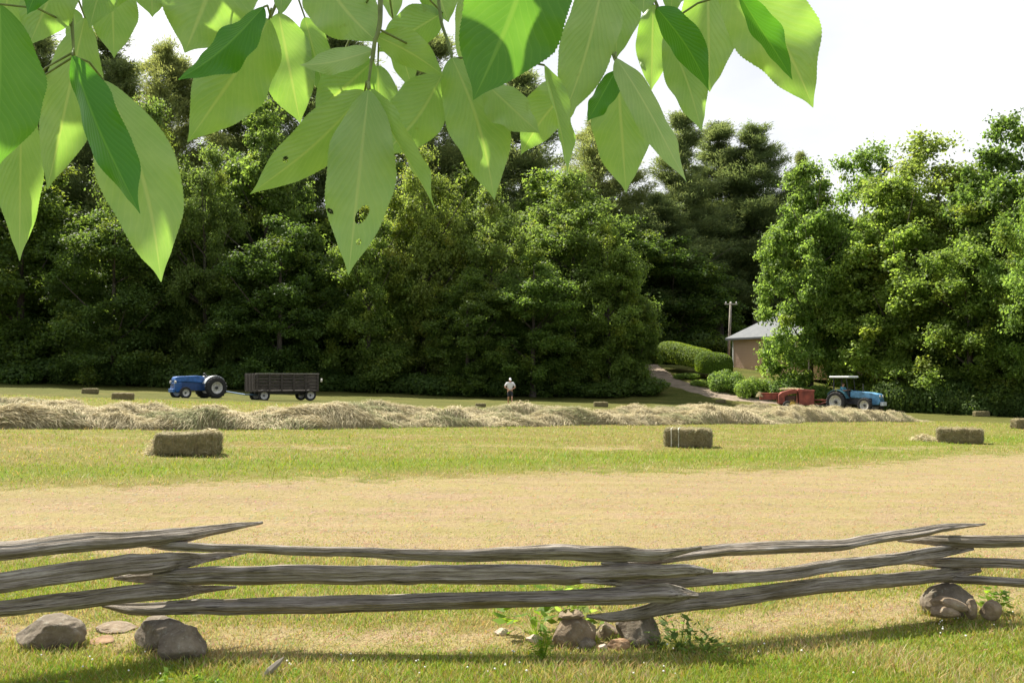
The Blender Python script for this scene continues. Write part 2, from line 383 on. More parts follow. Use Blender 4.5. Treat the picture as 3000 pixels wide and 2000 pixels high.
def decid_mesh(name, seed, H=20., Wd=12., low=.12, nclump=150, per=330, leaf=.30, top=.75):
    """crown of leaf clumps round an uneven envelope"""
    global rng
    rng = np.random.default_rng(seed); Cs = []; Ns = []; T = []
    lobes = [(0, 0, .86*H, .17*Wd, .12*H), (rng.normal()*.08*Wd, rng.normal()*.08*Wd, .70*H, .27*Wd, .16*H)]
    a0 = rng.uniform(0, 6.28)
    for k in range(5): a = a0+k*1.257+rng.uniform(-.4, .4); rr_ = Wd*rng.uniform(.20, .30); lobes.append((math.cos(a)*rr_, math.sin(a)*rr_, H*rng.uniform(.50, .72), Wd*rng.uniform(.17, .24), H*rng.uniform(.10, .16)))
    for k in range(6): a = a0+k*1.047+rng.uniform(-.4, .4); rr_ = Wd*rng.uniform(.24, .34); lobes.append((math.cos(a)*rr_, math.sin(a)*rr_, H*rng.uniform(.26, .46), Wd*rng.uniform(.18, .25), H*rng.uniform(.10, .16)))
    for k in range(5): a = a0+k*1.257+rng.uniform(-.4, .4); rr_ = Wd*rng.uniform(.18, .30); lobes.append((math.cos(a)*rr_, math.sin(a)*rr_, H*(low+rng.uniform(.06, .16)), Wd*rng.uniform(.17, .23), H*rng.uniform(.08, .12)))
    wts = np.array([l_[3]*l_[4] for l_ in lobes]); wts /= wts.sum()
    for k in range(nclump):
        lb_ = lobes[rng.choice(len(lobes), p=wts)]; d0_ = rng.normal(size=3); d0_[2] += .35; d0_ /= np.linalg.norm(d0_); q_ = rng.uniform(.45, 1)**.6
        cc = np.array(lb_[:3])+d0_*np.array([lb_[3], lb_[3], lb_[4]])*q_; R_ = rng.uniform(.65, 1.45)*(H/20)
        n_ = int(per*(R_/(H/20)/1.25)**2)
        d = rng.normal(size=(n_, 3)); d /= np.linalg.norm(d, axis=1, keepdims=True)
        # every clump breaks into a few smaller sprays
        spr = rng.normal(size=(9, 3)); spr /= np.linalg.norm(spr, axis=1, keepdims=True)
        j = rng.integers(0, 9, n_); d2 = d*.55+spr[j]*.8
        rad = R_*rng.uniform(.25, 1.05, n_)
        Cs.append(cc+d2*rad[:, None]*np.array([1, 1, .72])); Ns.append(d*.5+np.array([0, 0, .75])+rng.normal(size=(n_, 3))*.55)
        T.append(tint(n_)*rng.uniform(.84, 1.16)*np.where(rng.uniform(0, 1) < .07, np.array([1.25, 1.08, .9]), np.array([1, 1, 1])))
    C = np.concatenate(Cs); Nn = np.concatenate(Ns); T = np.concatenate(T)
    Lf = rng.uniform(.6, 1.25, len(C))*leaf
    V, Q = leaf_quads(C, Nn, Lf, Lf*rng.uniform(.5, .8, len(C)))
    return np_mesh(name, V, Q, None, np.repeat(T, 4, 0))
def pine_mesh(name, seed, H=28., Wd=9., bare=.3, whorls=24):
    global rng
    rng = np.random.default_rng(seed); V = []; T = []; mb = MB(); cnt = 0
    mb.tube([(0, 0, -.3), (.1, 0, H*.4), (-.05, .1, H*.75), (0, 0, H)], [.38, .27, .14, .03], 8)
    Cs = []; Ds = []; Ts = []
    for k in range(whorls):
        t = bare+(1-bare)*(k+rng.uniform(-.3, .3))/whorls
        if t > .99: continue
        env = Wd/2*(.13+1.2*(1-t)/(1-bare))*(.8 if t < bare+.15 else 1); env = min(env, Wd/2)
        for j in range(rng.integers(4, 7)):
            a = rng.uniform(0, 6.28); L = env*rng.uniform(.35, 1.3); rise = rng.uniform(.0, .28)+.35*t
            p0 = np.array([0, 0, t*H]); dr = np.array([math.cos(a), math.sin(a), 0])
            ps = [p0+dr*L*s+np.array([0, 0, L*(rise*s*s-.04*s)]) for s in (0, .35, .7, 1)]
            mb.tube(ps, [.07*(1-t)+.025, .045, .03, .012], 5)
            nt_ = int(12+L*15)
            for q in range(nt_):
                s = rng.uniform(.25, 1.0)**.8; side = rng.normal()*.24*L*s
                c0 = p0+dr*L*s+np.array([-dr[1], dr[0], 0])*side+np.array([0, 0, L*(rise*s*s-.04*s)+rng.normal()*.20+.10])
                nn = 17; c = c0+rng.normal(size=(nn, 3))*np.array([.30, .30, .18])
                dd = dr+np.array([-dr[1], dr[0], 0])*side/(L+.01)*1.5+np.array([0, 0, .55])+rng.normal(size=(nn, 3))*.7
                Cs.append(c); Ds.append(dd); Ts.append(np.repeat(tint(1, 1, .3, .3), nn, 0))
    C = np.concatenate(Cs); D = np.concatenate(Ds); D /= np.linalg.norm(D, axis=1, keepdims=True); T = np.concatenate(Ts)
    L = rng.uniform(.22, .42, len(C))[:, None]; s = np.cross(D, rng.normal(size=D.shape)); s /= np.linalg.norm(s, axis=1, keepdims=True)
    V = np.stack([C-s*.035, C+s*.035, C+D*L], 1).reshape(-1, 3)
    return np_mesh(name, V, None, np.arange(len(V)).reshape(-1, 3), np.repeat(T, 3, 0)), mb
M_bark = simple('bark', (.075, .060, .045), .9, scale=3, var=.4, bstr=.6)
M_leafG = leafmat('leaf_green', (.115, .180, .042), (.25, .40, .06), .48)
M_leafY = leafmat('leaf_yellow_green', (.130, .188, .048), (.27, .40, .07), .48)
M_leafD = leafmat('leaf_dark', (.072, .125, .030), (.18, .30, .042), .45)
M_leafB = leafmat('leaf_bright', (.135, .215, .052), (.30, .48, .075), .5)
M_pine = leafmat('pine_needle', (.125, .170, .070), (.28, .36, .11), .5, .7)
protos = {}
def mk_proto(kind, mesh, H, W, tm, m):
    tmesh = bpy.data.meshes.new('trunk'); tmesh.from_pydata(tm.v, [], tm.f); tmesh.materials.append(M_bark); mesh.materials.append(m)
    protos[kind] = (mesh, tmesh, H, W)
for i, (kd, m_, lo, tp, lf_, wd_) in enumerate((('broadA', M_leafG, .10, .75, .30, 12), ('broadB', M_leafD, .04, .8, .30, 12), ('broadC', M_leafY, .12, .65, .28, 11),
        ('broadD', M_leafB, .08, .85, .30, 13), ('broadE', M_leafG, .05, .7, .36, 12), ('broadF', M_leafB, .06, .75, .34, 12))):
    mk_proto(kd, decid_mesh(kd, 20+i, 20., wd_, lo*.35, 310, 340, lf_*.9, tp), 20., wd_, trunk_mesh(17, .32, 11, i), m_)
for i, kd in enumerate(('pineA', 'pineB', 'pineC')):
    me_, tb_ = pine_mesh(kd, 50+i, 28., (9., 11., 8.)[i], (.22, .3, .35)[i], (30, 27, 25)[i]); mk_proto(kd, me_, 28., (9., 11., 8.)[i], tb_, M_pine)
rt = random.Random(3)
def tree(kind, px, topy, wpx, Y, label, group=None, name='broadleaf_tree', X=None):
    x_ = P(px, 1000, Y).x if X is None else X
    z0 = float(zt(x_, Y)); ztop = P(px, topy, Y).z; H = ztop-z0
    me_, tr_, H0, W0 = protos[kind]
    r = empty(name, (x_, Y, z0), rt.uniform(0, 6.28), label, 'tree', group)
    sx = wpx/F*Y/W0*.93; sz = H/H0/1.02
    r.scale = (sx, sx, sz)
    a = bpy.data.objects.new('trunk', tr_); COL.objects.link(a); a.parent = r
    a = bpy.data.objects.new('crown', me_); COL.objects.link(a); a.parent = r
    return r
GW = 'trees of the wood behind the field'
T_ = [  # kind, px, top y, width px, Y, label
 ('broadB', 60, 330, 560, 88, 'dark broadleaf tree at the left edge of the wood'),
 ('broadC', 425, 262, 330, 90, 'pale yellow green tree whose crown rises below the hanging leaves at upper left'),
 ('broadE', 770, 262, 380, 93, 'dark tree with large lit leaves showing between the hanging leaves left of centre'),
 ('broadC', 600, 400, 300, 87, 'pale crowned tree in front of the dark big leaved tree'),
 ('broadB', 330, 560, 420, 84, 'low dark tree standing above the two far left bales'),
 ('broadB', 820, 600, 430, 84, 'dark tree standing behind the wooden wagon'),
 ('broadC', 1240, 400, 330, 88, 'olive tree with pale sprays in the middle of the wood'),
 ('broadA', 1080, 560, 340, 85, 'dark green tree right of the wagon and below the leaf with holes'),
 ('broadC', 1440, 520, 300, 87, 'light green tree behind the walking person'),
 ('broadC', 1680, 480, 430, 90, 'tall rounded yellow green tree with a sunlit top right of centre'),
 ('broadA', 1560, 700, 360, 84, 'mid green tree standing low before the rounded yellow green tree'),
 ('broadA', 1785, 620, 300, 86, 'green tree at the right end of the wood by the dirt drive'),
 ('broadB', 1370, 760, 320, 83, 'low dark tree directly behind the walking person'),
 ('broadB', 1862, 800, 150, 86, 'small dark tree overhanging the top of the dirt drive'),
]
for k, px, ty, wp, Y, lb in T_: tree(k, px, ty, wp, Y, lb, GW)
PN = [('pineA', 300, 40, 420, 104, 'tall dark pine against the sky at upper left'), ('pineB', 480, 110, 420, 101, 'ragged pine against the sky right of the tall upper left pine'),
 ('pineC', 90, 60, 420, 107, 'dark pine behind the hanging leaves at the far left'), ('pineA', 730, 20, 430, 108, 'pine hidden behind the pale hanging leaves left of centre'),
 ('pineB', 990, 40, 460, 106, 'pine whose top shows in the gap above the drooping leaf with holes'), ('pineA', 1260, 60, 460, 110, 'pine behind the big bright green hanging leaf'),
 ('pineC', 1530, 190, 420, 116, 'pine whose tip shows in the gap right of the big bright green leaf'), ('pineB', 1760, 330, 420, 124, 'dark pine behind the rounded yellow green tree'),
 ('pineC', 2005, 318, 290, 124, 'slender pine with a lone spire left of the pine pair'), ('pineA', 2110, 338, 350, 130, 'pine of the pair with the pointed top above the utility pole'),
 ('pineB', 2215, 352, 350, 127, 'pine of the pair with the broad flat top and long right boughs'), ('pineB', 1930, 560, 330, 118, 'shorter layered pine below the lone spire'),
 ('pineA', 2060, 520, 300, 133, 'shaded pine between the lone spire and the pine pair'),
 ('pineC', 2352, 435, 120, 128, 'small distant pine tip rising left of the right hand grove')]
for k, px, ty, wp, Y, lb in PN: tree(k, px, ty, wp, Y, lb, 'pines behind the broadleaf trees', 'pine_tree')
RT = [
 ('broadF', 2372, 450, 360, 84, 'bright green tree that hides the right half of the house'),
 ('broadD', 2540, 400, 500, 88, 'tall tree behind the gap between the house tree and the leaning tree'),
 ('broadF', 2625, 500, 440, 80, 'sunlit tree whose crown hangs down behind the canopied tractor'),
 ('broadC', 2750, 358, 560, 83, 'tallest yellow green tree of the right hand grove'),
 ('broadE', 2975, 305, 480, 75, 'large leaved tree at the right edge with the highest tip'),
 ('broadA', 2840, 560, 460, 74, 'shaded tree standing behind the far right bales'),
 ('broadD', 3110, 420, 420, 68, 'bright tree cut off by the right edge of the picture'),
]
for k, px, ty, wp, Y, lb in RT: tree(k, px, ty, wp, Y, lb, 'trees of the right hand grove')
# deeper rows of the same wood: seen as the dark between the front trees
for i in range(11):
    px = -150+i*172+rt.uniform(-30, 30)
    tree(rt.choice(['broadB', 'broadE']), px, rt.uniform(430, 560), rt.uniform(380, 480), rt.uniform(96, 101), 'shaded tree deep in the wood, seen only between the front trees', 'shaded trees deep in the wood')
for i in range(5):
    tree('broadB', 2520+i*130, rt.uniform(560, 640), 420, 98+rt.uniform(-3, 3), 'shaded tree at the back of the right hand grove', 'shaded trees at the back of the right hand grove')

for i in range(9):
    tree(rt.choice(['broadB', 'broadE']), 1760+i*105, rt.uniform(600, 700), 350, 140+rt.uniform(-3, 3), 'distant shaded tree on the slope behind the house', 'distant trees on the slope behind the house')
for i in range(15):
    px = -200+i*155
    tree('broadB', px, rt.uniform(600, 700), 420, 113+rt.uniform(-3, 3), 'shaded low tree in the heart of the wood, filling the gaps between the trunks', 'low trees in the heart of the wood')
# undergrowth
def bush_mesh(name, seed, H, W, D, leaf, n_=5200, lump=9):
    global rng
    rng = np.random.default_rng(seed); Cs = []; Ns = []
    for k in range(lump):
        c = np.array([rng.uniform(-.38, .38)*W, rng.uniform(-.3, .3)*D, H*rng.uniform(.25, .62)]); Rr = np.array([W*.2, D*.28, H*.36])*rng.uniform(.75, 1.2)
        d = rng.normal(size=(n_//lump, 3)); d /= np.linalg.norm(d, axis=1, keepdims=True)
        q = c+d*Rr*rng.uniform(.65, 1.06, (len(d), 1)); q[:, 2] = np.maximum(q[:, 2], .02)
        Cs.append(q); Ns.append(d+np.array([0, 0, .4])+rng.normal(size=d.shape)*.5)
    C = np.concatenate(Cs); Nn = np.concatenate(Ns); L = rng.uniform(.6, 1.3, len(C))*leaf
    V, Q = leaf_quads(C, Nn, L, L*.6)
    return np_mesh(name, V, Q, None, np.repeat(tint(len(C)), 4, 0))
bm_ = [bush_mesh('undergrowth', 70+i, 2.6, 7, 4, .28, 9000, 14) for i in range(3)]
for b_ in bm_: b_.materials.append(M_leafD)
bg_ = [bush_mesh('shrub', 80+i, 1.8, 3.2, 2.4, .16, 7000, 9) for i in range(3)]
for b_ in bg_: b_.materials.append(M_leafB)
def bush(me, px, Y, sx, sz, label, group, name='bush', cat='bush', X=None):
    x_ = P(px, 1000, Y).x if X is None else X
    o = bpy.data.objects.new(name, me); COL.objects.link(o); o.location = (x_, Y, float(zt(x_, Y))-.1); o.scale = (sx, sx, sz)
    o.rotation_euler = (0, 0, rt.uniform(-.3, .3)); return tag(o, label, cat, group)
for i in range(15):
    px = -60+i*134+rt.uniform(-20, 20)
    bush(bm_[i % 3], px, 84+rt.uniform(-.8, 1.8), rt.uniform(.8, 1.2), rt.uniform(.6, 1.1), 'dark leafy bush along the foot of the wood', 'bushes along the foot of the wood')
for i in range(9):
    px = 2660+i*60
    bush(bm_[(i+1) % 3], px, 75-.8*i+rt.uniform(-.5, .5), rt.uniform(.55, .75), rt.uniform(.7, 1.2), 'dark leafy bush along the foot of the right hand grove', 'bushes along the foot of the right hand grove')
bush(bg_[0], 2135, 86, 1.05, 1.15, 'round pale green shrub on the bank below the house corner', 'shrubs on the bank below the house')
bush(bg_[1], 2205, 84, 1.05, 1.1, 'shrub on the bank under the house wall, beside the round pale one', 'shrubs on the bank below the house')
bush(bg_[2], 2285, 83, 1.2, 1.25, 'tall light shrub at the foot of the house tree behind the baler', 'shrubs on the bank below the house')
bush(bg_[1], 2010, 91, .8, .35, 'low weeds beside the drive below the clipped hedge', 'shrubs on the bank below the house')
bush(bg_[0], 2070, 88, .9, .4, 'low weeds on the bank between the drive and the hedge', 'shrubs on the bank below the house')
bush(bg_[2], 2370, 82, 1.1, 1.0, 'shaded shrub behind the baler and the tractor rear wheel', 'shrubs on the bank below the house')

for i in range(5):
    bush(bm_[i % 3], 1800+i*85, 113, 1.3, 1.6, 'dark bush behind the top of the dirt drive', 'bushes behind the top of the dirt drive')
# clipped hedge
def clipped(name, a, b_, h, wdt, n_, seed, parent=None, bulge=1.0):
    global rng
    rng = np.random.default_rng(seed); a = np.array(a); b_ = np.array(b_)
    t = rng.uniform(0, 1, n_); th = rng.uniform(-.25, math.pi+.25, n_)
    endf = np.sqrt(np.clip(1-np.abs(2*t-1)**(6 if seed == 5 else 2.6), 0, 1)); g = 1+.03*np.sin(t*9+seed)
    d = (b_-a)[:2]; L = np.linalg.norm(d); d /= L; s = np.array([-d[1], d[0]])
    sup = np.abs(np.cos(th))**.8*np.sign(np.cos(th)); su = np.abs(np.sin(th))**.8*np.sign(np.sin(th))
    jit = rng.uniform(.9, 1.03, n_)
    xy = a[:2]+np.outer(t*L, d)+np.outer(sup*wdt/2*endf*g*jit, s)
    zb = a[2]+(b_[2]-a[2])*t; z = zb+h*.45+su*h*.55*g*jit*(.45+.55*endf)
    C = np.column_stack([xy, z]); nr_ = np.column_stack([np.outer(sup, s), su])+rng.normal(size=(n_, 3))*.5
    Lf = rng.uniform(.08, .17, n_); V, Q = leaf_quads(C, nr_, Lf, Lf*.6)
    return np_mesh(name, V, Q, None, np.repeat(tint(n_, 1, .3, .3), 4, 0))
M_hedge = leafmat('hedge_leaf', (.115, .190, .018), (.28, .40, .03), .4)
def gz(x_, y_, dz=0): return (x_, y_, float(zt(x_, y_))+dz)
xa = P(1940, 1000, 96).x; xb = P(2085, 1000, 91).x
tag(link('hedge', clipped('hedge', gz(xa, 96.5, .2), gz(xb, 91, .1), 2.5, 2.6, 40000, 5), M_hedge, smooth=False), 'long clipped green hedge along the top of the bank', 'hedge')
xa = P(2036, 1000, 90).x; xb = P(2146, 1000, 89).x
tag(link('hedge', clipped('hedge', gz(xa, 90, .0), gz(xb, 89, .0), 2.7, 3.2, 30000, 6), M_hedge, smooth=False), 'rounded end of the clipped hedge next to the house corner', 'hedge')

# ================================================================== HOUSE + POLE
hY = 99.; hx0 = P(2146, 1000, hY).x; hz = float(zt(hx0+4, hY+2)); 
house = empty('house', (hx0, hY, hz), R(-56), 'tan clapboard house with grey hip roof half hidden by a tree', 'house')
HW, HD, HH = 11.5, 8., 2.9
m, n, b = mat('clapboard'); tcn = n.nodes.new('ShaderNodeTexCoord'); sx_ = n.nodes.new('ShaderNodeSeparateXYZ'); n.links.new(tcn.outputs['Object'], sx_.inputs[0])
fr = math_(n, 'FRACT', math_(n, 'MULTIPLY', sx_.outputs['Z'], 6.5))
n.links.new(mixc(n, ramp(n, fr, [(0, (.55, .55, .55)), (.15, (1, 1, 1))]), (.32, .20, .14), ramp(n, noise_node(n, 1.2, 4), [(.3, (.70, .45, .34)), (.7, (.76, .51, .39))])), b.inputs['Base Color'])
bump(n, b, fr, .5, .03); b.inputs['Roughness'].default_value = .8; M_clap = m
q = MB(); q.box((HW/2, HD/2, HH/2-.6), (HW, HD, HH+1.2)); q.build('wall', M_clap, house)
M_trim = simple('white_trim', (.72, .71, .66), .6, var=.1, scale=4)
q = MB(); q.box((.07, -.012, HH/2-.3), (.16, .06, HH+.6)); q.box((HW-.07, -.012, HH/2-.3), (.16, .06, HH+.6)); q.build('corner_board', M_trim, house)
e_ = .5; q = MB(); rz_ = 3.0
q.add([(-e_, -e_, HH), (HW+e_, -e_, HH), (HW+e_, HD+e_, HH), (-e_, HD+e_, HH), (HD/2-.2, HD/2, HH+rz_), (HW-HD/2+.2, HD/2, HH+rz_),
       (-e_, -e_, HH-.18), (HW+e_, -e_, HH-.18), (HW+e_, HD+e_, HH-.18), (-e_, HD+e_, HH-.18)],
      [(0, 1, 5, 4), (1, 2, 5), (2, 3, 4, 5), (3, 0, 4), (6, 7, 1, 0), (7, 8, 2, 1), (8, 9, 3, 2), (9, 6, 0, 3), (9, 8, 7, 6)])
m, n, b = mat('roof_shingle'); tcn = n.nodes.new('ShaderNodeTexCoord'); br = n.nodes.new('ShaderNodeTexBrick'); n.links.new(tcn.outputs['Object'], br.inputs['Vector'])
br.inputs['Scale'].default_value = 4; br.inputs['Color1'].default_value = (.11, .12, .13, 1); br.inputs['Color2'].default_value = (.15, .16, .17, 1); br.inputs['Mortar'].default_value = (.10, .11, .12, 1)
n.links.new(mixc(n, .5, br.outputs[0], ramp(n, noise_node(n, 2, 4), [(.3, (.11, .12, .13)), (.7, (.18, .185, .19))])), b.inputs['Base Color']); b.inputs['Roughness'].default_value = .85
q.build('roof', m, house)
M_glass = simple('dark_glass', (.03, .04, .05), .08, var=.1, bstr=0)
for wx in (4.6, 7.4, 10.0):
    q = MB()
    for c_, d_ in (((wx, -.03, 1.05), (1.1, .07, .1)), ((wx, -.03, 2.35), (1.1, .07, .1)), ((wx-.5, -.03, 1.7), (.1, .07, 1.2)), ((wx+.5, -.03, 1.7), (.1, .07, 1.2)), ((wx, -.03, 1.7), (.9, .05, .05))): q.box(c_, d_)
    f_ = q.build('window', M_trim, house); q = MB(); q.box((wx, -.012, 1.7), (.9, .03, 1.2)); q.build('pane', M_glass, f_)
q = MB(); q.box((7.2, 4, HH+rz_+.1), (.7, .7, 1.6)); q.build('chimney', simple('brick', (.25, .10, .07), .85), house)
pY = 104; ptop = P(2141, 884, pY); pb = float(zt(ptop.x, pY))
pole = empty('utility_pole', (ptop.x, pY, pb), 0, 'weathered wooden utility pole with a short crossarm beside the house', 'utility pole')
Mw = simple('pole_wood', (.24, .21, .17), .85, scale=3, var=.3)
q = MB(); q.cyl((-.35, 0, -.5), (0, 0, ptop.z-pb), .16, .12, 10); q.build('post', Mw, pole, True)
hgt = ptop.z-pb
q = MB(); q.box((0, -.14, hgt-.25), (1.3, .10, .12)); q.build('crossarm', simple('pale_wood', (.42, .38, .32), .8), pole, bevel=.01)
Mi = simple('porcelain', (.72, .70, .66), .3, var=.05, bstr=0)
for s in (-.55, .0, .55):
    q = MB(); q.lathe_y((0, 0, 0), [(0, .02), (.03, .07), (.09, .075), (.12, .05), (.17, .06), (.2, .02)], 10)
    o = q.build('insulator', Mi, pole, True, loc=(s, -.14, hgt-.19)); o.rotation_euler = (R(90), 0, 0)

# ================================================================== HAY
m, n, b = mat('hay'); a_ = attr(n, 'tint'); n.links.new(mixc(n, 1.0, a_.outputs['Color'], ramp(n, noise_node(n, 30, 3), [(.3, (.7, .7, .7)), (.7, (1.15, 1.15, 1.15))]), 'MULTIPLY'), b.inputs['Base Color'])
b.inputs['Roughness'].default_value = .8; b.inputs['Specular IOR Level'].default_value = .2
t_ = n.nodes.new('ShaderNodeBsdfTranslucent'); n.links.new(a_.outputs['Color'], t_.inputs['Color']); ms_ = n.nodes.new('ShaderNodeMixShader'); ms_.inputs[0].default_value = .18
n.links.new(b.outputs[0], ms_.inputs[1]); n.links.new(t_.outputs[0], ms_.inputs[2]); n.links.new(ms_.outputs[0], n.nodes['Material Output'].inputs[0]); M_hay = m
def haycol(n_, green=.12, v=1.0):
    k = rng.uniform(.75, 1.2, n_)*v
    c = np.stack([.56*k, .485*k, .30*k], -1); g = (rng.uniform(0, 1, n_) < green)[:, None]
    return np.where(g, c*np.array([.62, .78, .6]), c)
def strands(C, D, L, W, droop=.25):
    """curved ribbons: centre C, direction D"""
    N = len(C); D = D/np.linalg.norm(D, axis=1, keepdims=True)
    s = np.cross(D, rng.normal(size=(N, 3))*.4+np.array([0, 0, 1])); s /= np.linalg.norm(s, axis=1, keepdims=True)+1e-9
    L = L[:, None]; W = W[:, None]; dn = np.array([0, 0, -1])
    p = [C-D*L/2+dn*L*droop*.5, C-D*L/6, C+D*L/6, C+D*L/2+dn*L*droop*.5]
    V = np.stack([p[0]-s*W*.3, p[0]+s*W*.3, p[1]-s*W/2, p[1]+s*W/2, p[2]-s*W/2, p[2]+s*W/2, p[3]-s*W*.2, p[3]+s*W*.2], 1).reshape(-1, 3)
    i = np.arange(N)[:, None]*8
    Q = np.concatenate([i+np.array([[0, 1, 3, 2]]), i+np.array([[2, 3, 5, 4]]), i+np.array([[4, 5, 7, 6]])])
    return V, Q
def windrow(pts, hgt, wid, seed, nst, label):
    global rng
    rng = np.random.default_rng(seed); cl = catmull([Vector((p[0], p[1], 0)) for p in pts], 120)
    c = np.array([(p.x, p.y) for p in cl]); ln = len(c); t = np.arange(ln)
    s_len = np.concatenate([[0], np.cumsum(np.linalg.norm(np.diff(c, axis=0), axis=1))])
    tan = np.gradient(c, axis=0); tan /= np.linalg.norm(tan, axis=1, keepdims=True); nrm = np.stack([-tan[:, 1], tan[:, 0]], -1)
    nc_ = 22; off = seed*7.7
    V = np.zeros((ln, nc_, 3)); colm = np.zeros((ln, nc_, 3))
    hs = np.zeros((ln, nc_)); 
    for i in range(ln):
        s = s_len[i]; e = min(1, s/1.5, (s_len[-1]-s)/2.5+.02)
        big = .95+.85*mnoise.noise(Vector((s*.55, off, 0)))+.4*mnoise.noise(Vector((s*1.5, off, 3)))
        wv = 1+.25*mnoise.noise(Vector((s*.45, off, 9))); sh = .35*mnoise.noise(Vector((s*.5, off, 20)))
        for k in range(nc_):
            u = -1+2*k/(nc_-1); q = c[i]+nrm[i]*(u*wid/2*wv+sh)
            prof = max(0, 1-abs(u)**2.4)**.8
            det = .42*mnoise.noise(Vector((s*2.2+u, u*2.2+off, 5)))+.16*mnoise.noise(Vector((s*6, u*4+off, 7)))+.35*mnoise.noise(Vector((s*1.1-u*1.2, u*1.3, off)))
            h_ = hgt*prof*max(.15, big+det)*e; hs[i, k] = h_
            V[i, k] = (q[0], q[1], float(zt(q[0], q[1]))-.03+h_)
    idx = np.arange(ln*nc_).reshape(ln, nc_)
    Q0 = np.stack([idx[:-1, :-1], idx[:-1, 1:], idx[1:, 1:], idx[1:, :-1]], -1).reshape(-1, 4)
    base_col = np.tile(np.array([.30, .25, .13]), (ln*nc_, 1))*rng.uniform(.7, 1.1, (ln*nc_, 1))
    ii = rng.integers(1, ln-1, nst); kk = rng.integers(1, nc_-1, nst)
    C = V[ii, kk]+rng.normal(size=(nst, 3))*np.array([.07, .07, .02])+np.array([0, 0, .015])
    # swirling lay of the hay
    ang = 2.6*np.sin(s_len[ii]*1.1+off)+1.3*np.sin(s_len[ii]*2.9+kk*.35)+rng.normal(size=nst)*.55
    t3 = np.column_stack([tan[ii], np.zeros(nst)]); dn = V[ii, np.minimum(kk+1, nc_-1)]-V[ii, np.maximum(kk-1, 0)]; dn /= np.linalg.norm(dn, axis=1, keepdims=True)+1e-9
    D = t3*np.cos(ang*.6)[:, None]+dn*np.sin(ang*.6)[:, None]+rng.normal(size=(nst, 3))*.18
    V2, Q2 = strands(C, D, rng.uniform(.06, .22, nst), rng.uniform(.006, .012, nst), .2)
    V2[:, 2] = np.maximum(V2[:, 2], zt(V2[:, 0], V2[:, 1])+.003)
    gp = np.clip(.12+.9*np.sin(s_len[ii]*.8+off)*np.sin(s_len[ii]*2.1+kk*.15), .05, .85)
    cs = haycol(nst, 0); g = (rng.uniform(0, 1, nst) < gp)[:, None]; cs = np.where(g, cs*np.array([.50, .60, .46]), cs)
    Va = np.concatenate([V.reshape(-1, 3), V2]); Qa = np.concatenate([Q0, Q2+ln*nc_]); Ca = np.concatenate([base_col, np.repeat(cs, 8, 0)])
    o = link('hay_windrow', np_mesh('hay_windrow', Va, Qa, None, Ca), M_hay); return tag(o, label, 'hay row', 'windrows of cut hay')
def Gx(px, py, dy=0):
    g = G(px, py, near=8); return (g.x, g.y+dy)
windrow([Gx(-250, 1258, .6), Gx(200, 1258, .7), Gx(700, 1256, .7), Gx(1200, 1251, .7), Gx(1700, 1245, .7), Gx(2200, 1240, .7), Gx(2690, 1234, .5)], .36, 1.5, 1, 115000, 'nearest long windrow of tan hay, running behind the near bales')
windrow([Gx(-250, 1224), Gx(250, 1228), Gx(700, 1228), Gx(1100, 1228), Gx(1600, 1225), Gx(2100, 1219), Gx(2560, 1220)], .33, 1.5, 2, 85000, 'second windrow of hay, just behind the nearest one')
windrow([Gx(-250, 1192), Gx(40, 1194), Gx(260, 1198)], .36, 1.8, 3, 9000, 'short far windrow of hay at the left edge below the far bales')
windrow([Gx(1960, 1203), Gx(2150, 1200), Gx(2380, 1207), Gx(2640, 1222)], .34, 1.7, 4, 16000, 'far windrow of hay being gathered in front of the baler')

# loose hay tufts near bales
def hay_pile(name, c, sx_, sy_, h_, n_, seed, label, parent=None, L=.2):
    global rng
    rng = np.random.default_rng(seed); a = rng.uniform(0, 6.28, n_); r = rng.uniform(0, 1, n_)**.6
    x_ = np.cos(a)*r*sx_; y_ = np.sin(a)*r*sy_; z = h_*(1-r**2)*rng.uniform(.1, 1, n_)+.02
    V, Q = strands(np.stack([x_, y_, z], -1), rng.normal(size=(n_, 3))*np.array([1, 1, .3]), rng.uniform(.5, 1.2, n_)*L, rng.uniform(.006, .012, n_), .2)
    o = link(name, np_mesh(name, V, Q, None, np.repeat(haycol(n_, .05, 1.05), 8, 0)), M_hay, parent, loc=c)
    return tag(o, label, 'hay') if label else o
